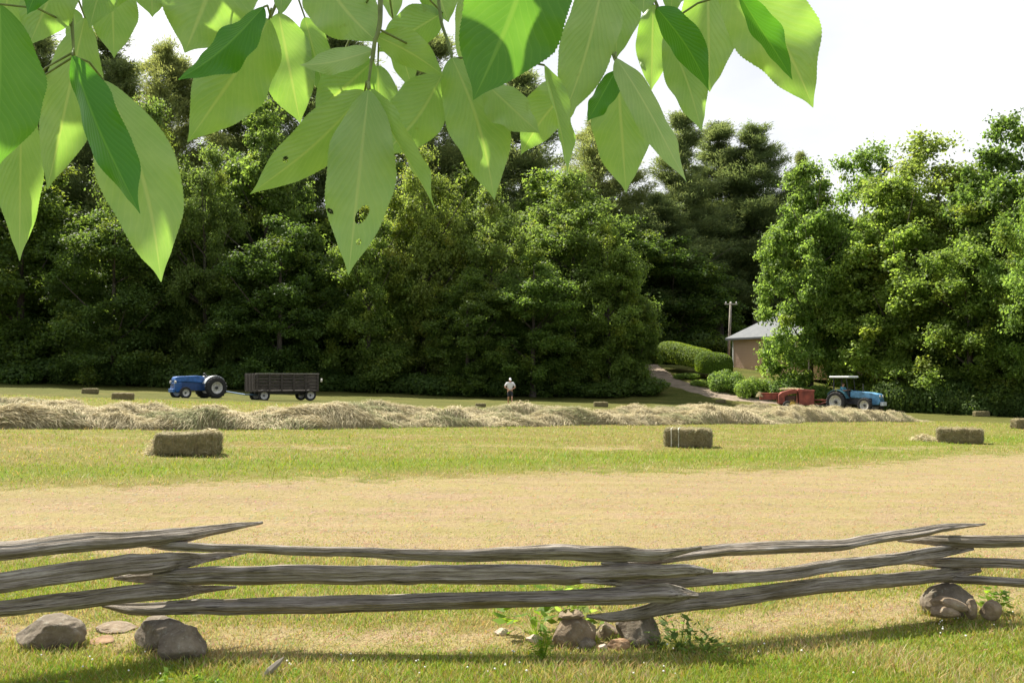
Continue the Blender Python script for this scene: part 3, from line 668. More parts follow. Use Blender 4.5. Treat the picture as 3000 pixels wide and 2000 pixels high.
# bales: a rough block with flake ridges and strands, bound by two twines
def bale_mesh(seed, ns_=2600):
    global rng
    rng = np.random.default_rng(seed); L, W, H = .96, .46, .36
    bm = bmesh.new(); bmesh.ops.create_cube(bm, size=1.0); bmesh.ops.subdivide_edges(bm, edges=bm.edges[:], cuts=15, use_grid_fill=True)
    for v in bm.verts:
        p = v.co.copy(); q = Vector((p.x*L, p.y*W, p.z*H))
        k = max(abs(p.x), abs(p.y), abs(p.z)); rr = (abs(p.x)**8+abs(p.y)**8+abs(p.z)**8)**.125; q *= .5/max(rr, .5)*1.0 if rr > .5 else 1
        tw = sum(math.exp(-((q.x-s)/.02)**2) for s in (-.17, .17)); q.y *= 1-.06*tw; q.z *= 1-.07*tw
        f_ = math.sin(q.x*62+3*mnoise.noise(Vector((q.x*6, seed, 0)))); q.y += .006*f_*(1 if q.y > 0 else -1); q.z += .005*f_*(1 if q.z > 0 else -1)
        q += Vector((mnoise.noise(q*9+Vector((seed, 0, 0))), mnoise.noise(q*9+Vector((0, seed, 5))), mnoise.noise(q*9+Vector((9, 0, seed)))))*.022
        v.co = q+Vector((0, 0, H/2))
    V0 = np.array([v.co[:] for v in bm.verts]); Q0 = np.array([[v.index for v in f.verts] for f in bm.faces]); bm.normal_update()
    N0 = np.array([v.normal[:] for v in bm.verts]); bm.free()
    j = rng.integers(0, len(V0), ns_); C = V0[j]+N0[j]*.004+rng.normal(size=(ns_, 3))*.012
    D = rng.normal(size=(ns_, 3)); D -= N0[j]*(D*N0[j]).sum(1, keepdims=True)*.75
    V2, Q2 = strands(C, D, rng.uniform(.05, .13, ns_), rng.uniform(.003, .007, ns_), .1); V2[:, 2] = np.maximum(V2[:, 2], .003)
    c0 = np.tile(np.array([.26, .215, .105]), (len(V0), 1))*rng.uniform(.75, 1.1, (len(V0), 1))
    return np_mesh('block', np.concatenate([V0, V2]), np.concatenate([Q0, Q2+len(V0)]), None, np.concatenate([c0, np.repeat(haycol(ns_, .3, .66), 8, 0)]))
M_twine = simple('twine', (.22, .17, .08), .7, bstr=0); M_twinew = simple('pale_twine', (.72, .68, .55), .7, bstr=0)
bms = [bale_mesh(s_) for s_ in (11, 12, 13)]
for b_ in bms: b_.materials.append(M_hay)
tm_ = MB()
for s_ in (-.17, .17):
    pass
def twine_mesh(xp, M_twine=M_twine, r_=.006):
    q = MB(); l = []
    for (yy, zz) in ((-.228, .02), (-.228, .34), (-.2, .357), (.2, .357), (.228, .34), (.228, .02), (.2, .006), (-.2, .006), (-.228, .02)): l.append((xp, yy*1.01, zz))
    q.tube(l, r_, 6); me = bpy.data.meshes.new('twine'); me.from_pydata(q.v, [], q.f); me.materials.append(M_twine); return me
tws = [twine_mesh(-.17), twine_mesh(.17)]
def bale(px, py, rz, label, i=0, sc=1.0, Yo=0, tilt=0, tw=None):
    g = G(px, py, near=8); y_ = g.y+Yo; x_ = P(px, py, y_).x if Yo else g.x
    r = empty('hay_bale', (x_, y_, float(zt(x_, y_))-.01), rz, label, 'hay bale', 'rectangular hay bales left on the field')
    r.rotation_euler = (0, tilt, rz); r.scale = (sc, sc, sc)
    a = bpy.data.objects.new('block', bms[i]); COL.objects.link(a); a.parent = r
    for t_ in (tw or tws): a = bpy.data.objects.new('twine', t_); COL.objects.link(a); a.parent = r
    print('bale', label[:30], round(x_, 1), round(y_, 1)); return r
b1 = bale(552, 1332, R(4), 'nearest hay bale, dark front, at lower left with loose hay on its top corner', 0, .98)
b2 = bale(2016, 1309, R(-14)+math.pi, 'hay bale with two pale twine stripes, right of centre in front of the hay row', 1, 1.0, tw=[twine_mesh(.33, M_twinew, .011), twine_mesh(.18, M_twinew, .011)])
b2.scale = (.95, 1.1, 1.08)
b3 = bale(2812, 1298, R(-28), 'hay bale at right lying askew with loose hay at its left end', 2, 1.05)
bale(2875, 1220, R(2), 'pale topped far hay bale close to the foot of the right hand grove', 0, 1.05)
bale(3008, 1256, R(5), 'hay bale cut off by the right edge of the picture', 1, 1.0)
bale(1760, 1192, R(3), 'small dark hay bale behind the windrows between the person and the baler', 2, .95)
bale(1408, 1192, R(0), 'tiny hay bale half hidden behind the windrow, left of the walking person', 0, .55)
bale(264, 1154, R(-3), 'farthest hay bale on the left, in the shade near the wood', 1, 1.0)
bale(360, 1172, R(4), 'dark far left hay bale just behind the windrow, nearer the blue tractor', 2, .85)
bale(2112, 1180, R(-20), 'dark hay bale on the hay row left of the red baler', 0, .8)
l1 = b1.location; hay_pile('loose_hay', (l1.x+.34, l1.y-.05, l1.z+.34), .16, .12, .06, 130, 1, 'wisp of pale hay on the top corner of the nearest bale', L=.12)
hay_pile('loose_hay', (l1.x-.52, l1.y+.05, l1.z), .16, .25, .28, 350, 2, 'thin tuft of hay leaning on the left end of the nearest bale', L=.2)
l3 = b3.location; hay_pile('loose_hay', (l3.x-.78, l3.y+.25, l3.z), .42, .35, .22, 1100, 3, 'loose heap of hay at the left end of the askew bale')

# ================================================================== WHEELS
M_tyre = simple('tyre_rubber', (.022, .021, .020), .85, scale=20)
M_rim = simple('pale_rim', (.50, .48, .43), .6, var=.35, scale=7)
M_steel = simple('dark_steel', (.05, .05, .055), .5, .3)
def wheel(parent, c, r, wd, rimr, side=-1, lugs=True, rim=None, name='wheel', steer=0):
    e = empty(name, c, steer); e.parent = parent; h_ = wd/2
    q = MB(); q.lathe_y((0, 0, 0), [(-h_*.8, rimr), (-h_, rimr+(r-rimr)*.25), (-h_, r-(r-rimr)*.25), (-h_*.7, r*.975), (0, r*.985), (h_*.7, r*.975), (h_, r-(r-rimr)*.25), (h_, rimr+(r-rimr)*.25), (h_*.8, rimr)], 36)
    if lugs:
        for k in range(20):
            for sg in (-1, 1):
                a = 2*math.pi*(k+.5*(sg > 0))/20; Mx = Matrix.Rotation(-a, 3, 'Y')@Matrix.Rotation(sg*.7, 3, 'X').to_3x3()
                q.box((math.cos(a)*r*.99, sg*h_*.45, math.sin(a)*r*.99), (r*.08, h_*1.0, r*.06), Matrix.Rotation(-a, 3, 'Y')@Matrix.Rotation(sg*.6, 3, 'X'))
    q.build('tyre', M_tyre, e, False)
    q = MB(); s = side
    q.lathe_y((0, 0, 0), [(s*h_*.85, rimr*1.02), (s*h_*.8, rimr*.9), (s*h_*.25, rimr*.82), (s*h_*.15, rimr*.45), (s*h_*.3, rimr*.35), (s*h_*.3, .01)], 28)
    q.lathe_y((0, 0, 0), [(-s*h_*.85, rimr*1.02), (-s*h_*.2, rimr*.85), (-s*h_*.1, .01)], 28)
    q.build('rim', rim or M_rim, e, True)
    q = MB(); q.lathe_y((0, 0, 0), [(s*h_*.28, rimr*.27), (s*h_*.55, rimr*.25), (s*h_*.6, .01)], 14)
    for k in range(8):
        a = k*math.pi/4; q.cyl((math.cos(a)*rimr*.38, s*h_*.2, math.sin(a)*rimr*.38), (math.cos(a)*rimr*.38, s*h_*.42, math.sin(a)*rimr*.38), rimr*.045, n=6)
    q.build('hub', M_steel, e, False)
    return e

# ================================================================== TRACTOR 1 (blue, open seat)
def bluemat(name, c): return simple(name, c, .45, var=.4, scale=4, bstr=.08)
M_blue = bluemat('blue_paint', (.02, .10, .31)); M_blue2 = bluemat('light_blue_paint', (.10, .26, .42)); M_grey = simple('grey_paint', (.45, .47, .47), .5)
M_black = simple('black_vinyl', (.02, .02, .02), .5)
g = G(580, 1168, near=20); TY = 60.; tx = P(580, 1168, TY).x
print('tractor', g)
gx = P(617, 1100, TY).x
t1s = .96
t1 = empty('tractor', (gx, TY, float(zt(gx, TY))), math.pi+R(42), 'blue open seat tractor facing left, hitched to the wooden wagon', 'tractor', )
t1.scale = (t1s, t1s, t1s)
q = MB(); q.prism([(.5, .95), (.55, 1.36), (1.0, 1.41), (2.15, 1.36), (2.36, 1.33), (2.43, 1.18), (2.41, 1.02), (1.6, 1.02)], -.31, .31); q.build('hood', M_blue, t1, bevel=.05)
q = MB(); q.prism([(2.0, .40), (2.0, 1.01), (2.42, 1.01), (2.47, .58), (2.35, .38)], -.34, .34); q.box((2.50, 0, .5), (.16, .7, .22)); q.build('front_grille', M_blue, t1, bevel=.03)
q = MB()
for k in range(7): q.box((2.45, 0, .62+k*.05), (.02, .46, .018))
q.build('grille_bars', M_steel, t1)
q = MB(); q.box((1.35, 0, .76), (1.7, .5, .52)); q.box((.35, 0, .68), (1.0, .42, .42)); q.box((2.15, 0, .60), (.7, .22, .2)); q.cyl((1.5, -.25, .75), (1.5, -.25, 1.0), .08); q.cyl((1.1, -.23, .85), (1.9, -.23, .88), .05); q.build('engine', simple('engine_blue', (.015, .055, .17), .5), t1, bevel=.02)
for s in (-1, 1):
    q = MB(); n_ = 9; ou = [(math.cos(a)*.76, .65+math.sin(a)*.76) for a in (math.pi*(.12+.62*k/n_) for k in range(n_+1))]; inn = [(x_*.94, .65+(z_-.65)*.94) for x_, z_ in ou][::-1]
    q.prism(ou+inn, s*.36, s*.74); q.prism([(-.3, .7), (.55, .7), (.5, 1.1), (.2, 1.34), (-.3, 1.2)], s*.36, s*.39); q.build('fender', M_grey, t1, bevel=.01)
    q = MB(); q.cyl((2.39, s*.35, 1.02), (2.47, s*.35, 1.02), .09, n=14); q.build('headlight', M_rim, t1, bevel=.01)
    wheel(t1, (0, s*.78, .66), .66, .36, .36, s, name='rear_wheel'); wheel(t1, (1.93, s*.68, .37), .37, .19, .21, s, False, name='front_wheel')
q = MB(); q.box((-.12, 0, 1.12), (.42, .46, .08)); q.box((-.32, 0, 1.28), (.07, .44, .32), Matrix.Rotation(-.15, 3, 'Y')); q.box((-.1, 0, .98), (.1, .1, .22)); q.build('seat', M_black, t1, bevel=.03)
q = MB(); q.cyl((.62, 0, 1.15), (.32, 0, 1.42), .025); c_ = Vector((.32, 0, 1.42)); ax = Vector((-.3, 0, .27)).normalized(); u_ = Vector((0, 1, 0)); v_ = ax.cross(u_)
q.tube([c_+(u_*math.cos(a)+v_*math.sin(a))*.2 for a in (k*math.pi/8 for k in range(17))], .018, 6)
for k in range(3): a = k*2.09; q.cyl(c_, c_+(u_*math.cos(a)+v_*math.sin(a))*.2, .012, n=6)
q.build('steering_wheel', M_black, t1)
q = MB(); q.cyl((1.93, -.62, .4), (1.93, .62, .4), .06); q.cyl((0, -.7, .66), (0, .7, .66), .13); q.box((1.93, 0, .5), (.2, .3, .2)); q.build('axles', M_steel, t1)
q = MB(); q.cyl((1.75, .16, 1.25), (1.75, .16, 1.4), .05); q.build('air_cleaner', M_steel, t1)
q = MB(); q.box((-.6, 0, .42), (.75, .1, .05)); q.cyl((-.3, .3, .7), (-.95, .28, .42), .03); q.cyl((-.3, -.3, .7), (-.95, -.28, .42), .03); q.build('hitch', M_steel, t1)

# ================================================================== WAGON
WYd = 59.3; wx_ = P(826, 1150, WYd).x
wg = empty('hay_wagon', (wx_, WYd, float(zt(wx_, WYd))), R(31), 'weathered slatted wooden wagon on four pale wheels behind the blue tractor', 'wagon')
m, n, b = mat('wagon_boards'); f_ = noise_node(n, 3, 5, mscale=(1, 6, 9)); n.links.new(ramp(n, f_, [(.3, (.030, .025, .020)), (.58, (.062, .050, .040)), (.78, (.18, .15, .11))]), b.inputs['Base Color']); b.inputs['Roughness'].default_value = .9; M_wag = m
WL, WW, z0, z1 = 3.8, 2.1, .62, 1.58
q = MB(); q.box((0, 0, z0-.04), (WL, WW, .08)); q.build('deck', M_wag, wg)
rw_ = random.Random(5)
for s in (-1, 1):
    q = MB()
    for k in range(5): q.box((rw_.uniform(-.01, .01), s*(WW/2-.02), z0+.12+k*.19), (WL, .03, .150), Matrix.Rotation(rw_.uniform(-.006, .006), 3, 'Y'))
    for k in range(6): q.box((-WL/2+.08+k*(WL-.16)/5, s*(WW/2+.035), z0+.46), (.09, .06, 1.02))
    q.build('side_boards', M_wag, wg)
    q = MB()
    for k in range(5): q.box((s*(WL/2-.02), 0, z0+.12+k*.19), (.03, WW-.1, .165))
    for k in range(7): q.box((s*(WL/2+.03), -WW/2+.15+k*(WW-.3)/6, z0+.5), (.045, .08, 1.0))
    q.build('end_boards', M_wag, wg)
q = MB(); q.box((0, -WW/2-.005, z1+.02), (WL, .12, .045)); q.box((0, WW/2+.005, z1+.02), (WL, .12, .045)); q.build('top_rail', simple('worn_board', (.26, .24, .21), .85), wg)
q = MB(); q.box((0, .35, z0-.16), (WL-.3, .1, .14)); q.box((0, -.35, z0-.16), (WL-.3, .1, .14))
for x_ in (-1.35, 1.45): q.box((x_, 0, .34), (.12, 1.5, .1)); q.box((x_, 0, .48), (.14, .9, .22))
q.build('undercarriage', M_steel, wg)
for x_ in (-1.35, 1.45):
    for s in (-1, 1): wheel(wg, (x_, s*.84, .33), .35, .2, .21, s, False)
bpy.context.view_layer.update(); hp_ = wg.matrix_world.inverted()@(t1.matrix_world@Vector((-.95, 0, .42)))
q = MB(); q.tube([(-1.4, 0, .36), (-2.2, 0, .38), hp_], .045); q.build('tow_bar', simple('blue_grey_steel', (.08, .14, .22), .5), wg)
q = MB(); q.cyl((WL/2+.12, -WW/2-.02, 1.2), (WL/2+.2, -WW/2-.04, 1.2), .11, n=14); q.build('reflector', M_rim, wg)

# ================================================================== TRACTOR 2 + BALER
T2Y = 71.; rx_ = P(2468, 1150, T2Y).x
hd = math.atan2(-.74, .67)
M_teal = simple('dark_teal_paint', (.03, .10, .13), .5, var=.3)
t2 = empty('tractor', (rx_, T2Y, float(zt(rx_, T2Y))-.02), hd, 'light blue tractor with white canopy pulling the red baler', 'tractor')
q = MB(); q.prism([(.75, 1.02), (.8, 1.46), (1.1, 1.5), (2.3, 1.40), (2.85, 1.30), (2.95, 1.15), (2.9, .95)], -.34, .34); q.build('hood', M_blue2, t2, bevel=.05)
q = MB(); q.prism([(2.4, .55), (2.4, 1.02), (2.92, 1.05), (2.98, .75), (2.9, .55)], -.33, .33); q.build('front_grille', M_blue2, t2, bevel=.03)
q = MB()
for k in range(6): q.box((2.985-.004*k, 0, .68+k*.055), (.02, .5, .02))
q.build('grille_bars', M_steel, t2)
q = MB(); q.box((.86, 0, 1.22), (.12, .6, .55)); q.box((.72, 0, 1.0), (.3, .8, .2)); q.build('dashboard', M_black, t2, bevel=.03)
q = MB(); q.box((1.6, 0, .78), (1.6, .44, .5)); q.box((.4, 0, .75), (1.1, .5, .5)); q.box((2.3, 0, .5), (1.1, .3, .16)); q.box((.35, 0, .6), (1.3, 1.0, .06)); q.build('engine', M_steel, t2, bevel=.02)
q = MB(); q.box((3.08, 0, .62), (.2, .55, .26)); q.build('front_weight', simple('weight_paint', (.55, .58, .6), .5), t2, bevel=.02)
for s in (-1, 1):
    q = MB(); ou = [(math.cos(a)*.86-.0, .72+math.sin(a)*.86) for a in (math.pi*(.1+.7*k/9) for k in range(10))]; inn = [(x_*.95, .72+(z_-.72)*.95) for x_, z_ in ou][::-1]
    q.prism(ou+inn, s*.45, s*.9); q.prism([(-.4, .85), (.6, .85), (.62, 1.15), (.3, 1.55), (-.3, 1.45)], s*.45, s*.49); q.build('fender', M_teal, t2, bevel=.01)
    wheel(t2, (0, s*.82, .72), .72, .42, .46, s, name='rear_wheel'); wheel(t2, (2.15, s*.8, .52), .52, .30, .33, s, name='front_wheel', steer=R(-6))
    q = MB(); q.cyl((2.88, s*.2, 1.13), (2.96, s*.2, 1.12), .09, n=14); q.build('headlight', M_rim, t2)
q = MB()
for s in (-1, 1): q.cyl((-.35, s*.55, 1.0), (-.35, s*.55, 2.42), .05); q.cyl((.75, s*.5, 1.1), (.6, s*.5, 2.42), .035)
q.build('canopy_posts', M_black, t2)
M_white = simple('white_paint', (.78, .79, .8), .4, var=.06)
q = MB(); q.box((.12, 0, 2.48), (1.55, 1.35, .13)); q.build('canopy', M_white, t2, bevel=.05)
q = MB(); q.box((-.02, 0, 1.18), (.45, .5, .1)); q.box((-.26, 0, 1.42), (.08, .48, .42)); q.box((0, 0, 1.0), (.2, .2, .3)); q.build('seat', M_black, t2, bevel=.03)
q = MB(); q.cyl((.8, 0, 1.3), (.55, 0, 1.55), .025); c_ = Vector((.55, 0, 1.55)); ax = Vector((-.25, 0, .25)).normalized(); v_ = ax.cross(u_)
q.tube([c_+(u_*math.cos(a)+v_*math.sin(a))*.2 for a in (k*math.pi/8 for k in range(17))], .018, 6); q.cyl(c_, c_+u_*.2, .012); q.cyl(c_, c_-u_*.2, .012); q.build('steering_wheel', M_black, t2)
q = MB(); q.cyl((2.15, -.75, .52), (2.15, .75, .52), .08); q.cyl((0, -.75, .72), (0, .75, .72), .15); q.build('axles', M_steel, t2)
q = MB(); q.cyl((1.7, -.2, 1.4), (1.7, -.2, 2.0), .04); q.build('exhaust_pipe', M_steel, t2)
q = MB(); q.box((-.8, 0, .45), (.8, .12, .06)); q.cyl((-.3, .35, .75), (-1.0, .33, .5), .035); q.cyl((-.3, -.35, .75), (-1.0, -.33, .5), .035); q.build('hitch', M_steel, t2)

M_red = simple('rusty_red_paint', (.22, .052, .032), .75, var=.45, scale=3, bstr=.2)
BYd = 72.3; bx_ = P(2310, 1150, BYd).x
bl = empty('baler', (bx_, BYd, float(zt(bx_, BYd))), R(-8), 'rusty red hay baler towed behind the canopied tractor', 'baler')
q = MB(); q.box((-1.15, .0, .98), (1.75, .55, .5)); q.box((-1.15, -.29, .78), (1.7, .05, .08)); q.box((-1.15, -.29, 1.2), (1.7, .05, .06)); q.build('bale_chamber', M_red, bl, bevel=.02)
q = MB(); q.prism([(-.78, .45), (-.78, 1.10), (-.55, 1.28), (-.1, 1.42), (.3, 1.52), (.5, 1.44), (.5, 1.2), (-.1, 1.1), (-.35, .95), (-.35, .45)], -.75, .35); q.build('feeder_housing', M_red, bl, bevel=.03)
q = MB(); q.box((1.15, -.25, .85), (1.05, 1.25, 1.0)); q.box((1.15, -.25, 1.38), (1.15, 1.3, .09)); q.prism([(.5, 1.42), (.62, 1.1), (.62, 1.36), (1.7, 1.36), (1.7, 1.45), (.6, 1.54)], -.85, .3); q.build('side_shroud', M_red, bl, bevel=.03)
q = MB(); q.box((.05, -.2, .8), (.75, .9, .5)); q.box((-.1, .0, .5), (1.2, .5, .2)); q.build('dark_mechanism', simple('dark_interior', (.07, .03, .02), .8), bl, bevel=.02)  # mechanism box added under the arch, the shade inside put into its colour
q = MB(); q.cyl((.12, -1.15, .42), (.12, .1, .42), .2, n=16)
for k in range(10):
    for j in range(6): a = k*.63+j*.2; q.cyl((.12, -1.05+j*.2, .42), (.12+math.cos(a)*.34, -1.05+j*.2, .42+math.sin(a)*.34), .012, n=4)
q.build('pickup_reel', simple('yellow_paint', (.45, .30, .05), .6), bl)
q = MB(); q.cyl((1.2, .45, .95), (1.2, .6, .95), .42, n=24); q.build('flywheel', M_red, bl)
q = MB(); q.tube([(1.6, -.1, .72), (2.4, 0, .70), (3.45, .1, .58)], .065); q.tube([(1.5, -.3, .45), (2.2, -.2, .45), (2.6, -.1, .55)], .05); q.build('drawbar', M_red, bl)
wheel(bl, (-.2, -.98, .34), .34, .2, .19, -1, False); wheel(bl, (-.2, .75, .34), .34, .2, .19, 1, False)
q = MB(); q.cyl((-.2, -.9, .34), (-.2, .7, .34), .05); q.build('axle', M_steel, bl)
bz = bl.location.z
hay_pile('loose_hay', (bx_+.15, BYd-.2, bz+1.5), .9, .45, .10, 900, 9, 'hay strewn along the top of the red baler', L=.25)
hay_pile('loose_hay', (bx_-2.1, BYd-.0, bz+.95), .22, .28, .35, 500, 10, 'ragged end of a bale leaving the red baler', L=.22)
hay_pile('loose_hay', (bx_+.15, BYd-1.0, bz+.0), .75, .6, .55, 2200, 12, 'heap of hay being drawn under the red baler', L=.3)

# ================================================================== PEOPLE
def skin(name, verts, edges, rad, m, parent, sub=2):
    me = bpy.data.meshes.new(name); me.from_pydata(verts, edges, []); o = link(name, me, m, parent, False)
    md = o.modifiers.new('skin', 'SKIN'); md.use_smooth_shade = True
    for i, r in enumerate(rad):
        sv = me.skin_vertices[0].data[i]; sv.radius = r if hasattr(r, '__len__') else (r, r); sv.use_root = (i == 0)
    ss = o.modifiers.new('sub', 'SUBSURF'); ss.levels = sub; ss.render_levels = sub
    return o
M_skin = simple('skin', (.50, .27, .17), .55, var=.08, bstr=0)
M_shirt = simple('white_shirt', (.72, .70, .70), .85, var=.06); M_short = simple('dark_shorts', (.025, .026, .035), .85); M_shoe = simple('brown_boot', (.12, .07, .035), .8)
M_bshirt = simple('blue_shirt', (.12, .34, .46), .8, var=.1); M_hair = simple('brown_hair', (.06, .035, .02), .8)
def head(parent, c, cap, tilt=0, capmat=None):
    """face with nose, ears, eye sockets on an egg shaped head, looking along -y"""
    bm = bmesh.new(); bmesh.ops.create_uvsphere(bm, u_segments=24, v_segments=18, radius=1)
    for v in bm.verts:
        p = v.co; k = 1-.22*max(0, -p.z)*(1 if p.y < 0 else .6)
        q_ = Vector((p.x*.076*k, p.y*.097, p.z*.118))
        if p.y < 0:
            q_.y -= .024*math.exp(-((p.x)/.16)**2-((p.z+.12)/.17)**2)
            for s in (-1, 1): q_.y += .012*math.exp(-((p.x-s*.36)/.16)**2-((p.z-.1)/.11)**2)
            q_.y += .006*math.exp(-(p.x/.3)**2-((p.z+.5)/.05)**2)
        v.co = q_
    for s in (-1, 1):
        r_ = bmesh.ops.create_uvsphere(bm, u_segments=8, v_segments=6, radius=.026)
        for v in r_['verts']: v.co = Vector((v.co.x*.4+s*.076, v.co.y*.7+.005, v.co.z*1.2))
    me = bpy.data.meshes.new('head'); bm.to_mesh(me); bm.free()
    o = link('head', me, M_skin, parent, loc=c); o.rotation_euler = (tilt, 0, 0)
    q = MB()
    prof = [(-.001, .0)]; bm = bmesh.new(); bmesh.ops.create_uvsphere(bm, u_segments=20, v_segments=14, radius=1)
    for v in list(bm.verts):
        if v.co.z < (.12 if cap else .0) and (v.co.y < .25 or v.co.z < -.5): bm.verts.remove(v)
    for v in bm.verts: v.co = Vector((v.co.x*.083, v.co.y*.104+.003, v.co.z*.126+.004))
    if cap:
        vs = [bm.verts.new(p) for p in ((-.07, -.08, .03), (.07, -.08, .03), (.055, -.17, .018), (0, -.185, .02), (-.055, -.17, .018))]; bm.faces.new(vs)
    me = bpy.data.meshes.new('cap'); bm.to_mesh(me); bm.free(); h_ = link('cap' if cap else 'hair', me, capmat or M_white, parent, loc=c); h_.rotation_euler = (tilt, 0, 0)
def hand_chain(V, E, Rr, wrist_i, wrist, dirv, side):
    """palm and five fingers as chains grown from the wrist"""
    d = Vector(dirv).normalized(); s = Vector(side).normalized(); n_ = d.cross(s)
    pi = len(V); V.append(tuple(Vector(wrist)+d*.05)); E.append((wrist_i, pi)); Rr.append((.035, .016))
    for k, (o_, l_) in enumerate(((-.028, .062), (-.009, .072), (.010, .068), (.028, .054))):
        a = Vector(wrist)+d*.092+s*o_; V.append(tuple(a)); i1 = len(V)-1; E.append((pi, i1)); Rr.append(.010)
        bq = a+d*l_*.55+n_*.012; V.append(tuple(bq)); E.append((i1, i1+1)); Rr.append(.009)
        V.append(tuple(bq+d*l_*.35+n_*.03)); E.append((i1+1, i1+2)); Rr.append(.008)
    t0 = Vector(wrist)+d*.045-s*.042; V.append(tuple(t0)); E.append((pi, len(V)-1)); Rr.append(.012)
    V.append(tuple(t0+d*.045-s*.012+n_*.02)); E.append((len(V)-2, len(V)-1)); Rr.append(.009)
def figure(parent, J, shirt, trousers, cap, long_trousers, tilt):
    V = [J['pelvis'], J['waist'], J['chest'], J['neck'], tuple(Vector(J['head'])-Vector((0, 0, .06)))]; E = [(0, 1), (1, 2), (2, 3), (3, 4)]; Rr = [(.145, .105), (.13, .095), (.155, .105), .056, .05]
    for s in ('l', 'r'):
        i = len(V); V += [J['sh_'+s], J['el_'+s], J['wr_'+s]]; E += [(2, i), (i, i+1), (i+1, i+2)]; Rr += [.062, .043, .029]
        dv = Vector(J['wr_'+s])-Vector(J['el_'+s]); sd_ = Vector((0, 0, 1)).cross(dv); sd_ = sd_ if sd_.length > .01 else Vector((1, 0, 0))
        hand_chain(V, E, Rr, i+2, J['wr_'+s], dv+Vector((0, 0, -.05)), sd_)
        i = len(V); V += [J['hip_'+s], J['kn_'+s], J['an_'+s], tuple(Vector(J['an_'+s])+Vector(J['toe_'+s]))]; E += [(0, i), (i, i+1), (i+1, i+2), (i+2, i+3)]; Rr += [.088, .056, .038, .032]
    skin('body', V, E, Rr, M_skin, parent, 1)
    head(parent, J['head'], cap, tilt, M_white if cap else M_hair)
    V = [J['pelvis'], J['waist'], J['chest'], tuple(Vector(J['neck'])-Vector((0, 0, .05)))]; E = [(0, 1), (1, 2), (2, 3)]; Rr = [(.165, .125), (.155, .12), (.18, .13), .075]
    for s in ('l', 'r'):
        i = len(V); a, b_ = Vector(J['sh_'+s]), Vector(J['el_'+s]); V += [tuple(a), tuple(a.lerp(b_, .85))]; E += [(2, i), (i, i+1)]; Rr += [.085, .068]
    skin('shirt', V, E, Rr, shirt, parent, 2)
    V = [tuple(Vector(J['pelvis'])+Vector((0, 0, .05))), J['pelvis']]; E = [(0, 1)]; Rr = [(.15, .115), (.165, .125)]
    for s in ('l', 'r'):
        i = len(V); a, b_, c_ = Vector(J['hip_'+s]), Vector(J['kn_'+s]), Vector(J['an_'+s]); V += [tuple(a), tuple(a.lerp(b_, .9 if not long_trousers else 1.0))]; E += [(1, i), (i, i+1)]; Rr += [.108, .082]
        if long_trousers: V.append(tuple(b_.lerp(c_, .92))); E.append((i+1, i+2)); Rr.append(.06)
    skin('trousers' if long_trousers else 'shorts', V, E, Rr, trousers, parent, 2)
    for s in ('l', 'r'):
        a = Vector(J['an_'+s]); t_ = Vector(J['toe_'+s]); skin('shoe', [tuple(a+Vector((0, 0, .02))), tuple(a-Vector((0, 0, .05))), tuple(a+t_*.6), tuple(a+t_*1.1)], [(0, 1), (1, 2), (2, 3)], [.055, .056, (.052, .04), (.042, .03)], M_shoe, parent, 2)
PYd = 64.; pxx = P(1494, 1150, PYd).x
pr = empty('person', (pxx, PYd, float(zt(pxx, PYd))-.0), R(8), 'person in a white shirt and dark shorts walking towards us behind the hay rows', 'person')
figure(pr, dict(pelvis=(0, 0, .96), waist=(0, -.02, 1.10), chest=(0, -.06, 1.33), neck=(0, -.09, 1.50), head=(0, -.13, 1.64),
    sh_l=(.20, -.06, 1.42), el_l=(.34, -.08, 1.16), wr_l=(.15, -.28, 1.06), sh_r=(-.20, -.06, 1.42), el_r=(-.36, -.06, 1.17), wr_r=(-.14, -.28, 1.04),
    hip_l=(.10, 0, .90), kn_l=(.11, -.12, .50), an_l=(.10, -.10, .10), toe_l=(.03, -.15, -.04), hip_r=(-.10, 0, .90), kn_r=(-.09, .02, .48), an_r=(-.09, .22, .14), toe_r=(-.02, -.12, -.07)),
    M_shirt, M_short, True, False, .25)
dr_ = empty('person', t2.matrix_world.translation if False else t2.location, hd+math.pi/2, 'driver in a light blue shirt seated under the white canopy of the tractor', 'person')
figure(dr_, dict(pelvis=(0, 0, 1.30), waist=(0, 0, 1.42), chest=(0, -.03, 1.62), neck=(0, -.05, 1.80), head=(0, -.07, 1.95),
    sh_l=(.19, -.03, 1.72), el_l=(.24, -.24, 1.50), wr_l=(.13, -.44, 1.55), sh_r=(-.19, -.03, 1.72), el_r=(-.24, -.24, 1.50), wr_r=(-.13, -.44, 1.55),
    hip_l=(.11, -.06, 1.28), kn_l=(.16, -.46, 1.24), an_l=(.16, -.52, .80), toe_l=(.0, -.15, -.04), hip_r=(-.11, -.06, 1.28), kn_r=(-.16, -.46, 1.24), an_r=(-.16, -.52, .80), toe_r=(0, -.15, -.04)),
    M_bshirt, M_short, False, True, 0)

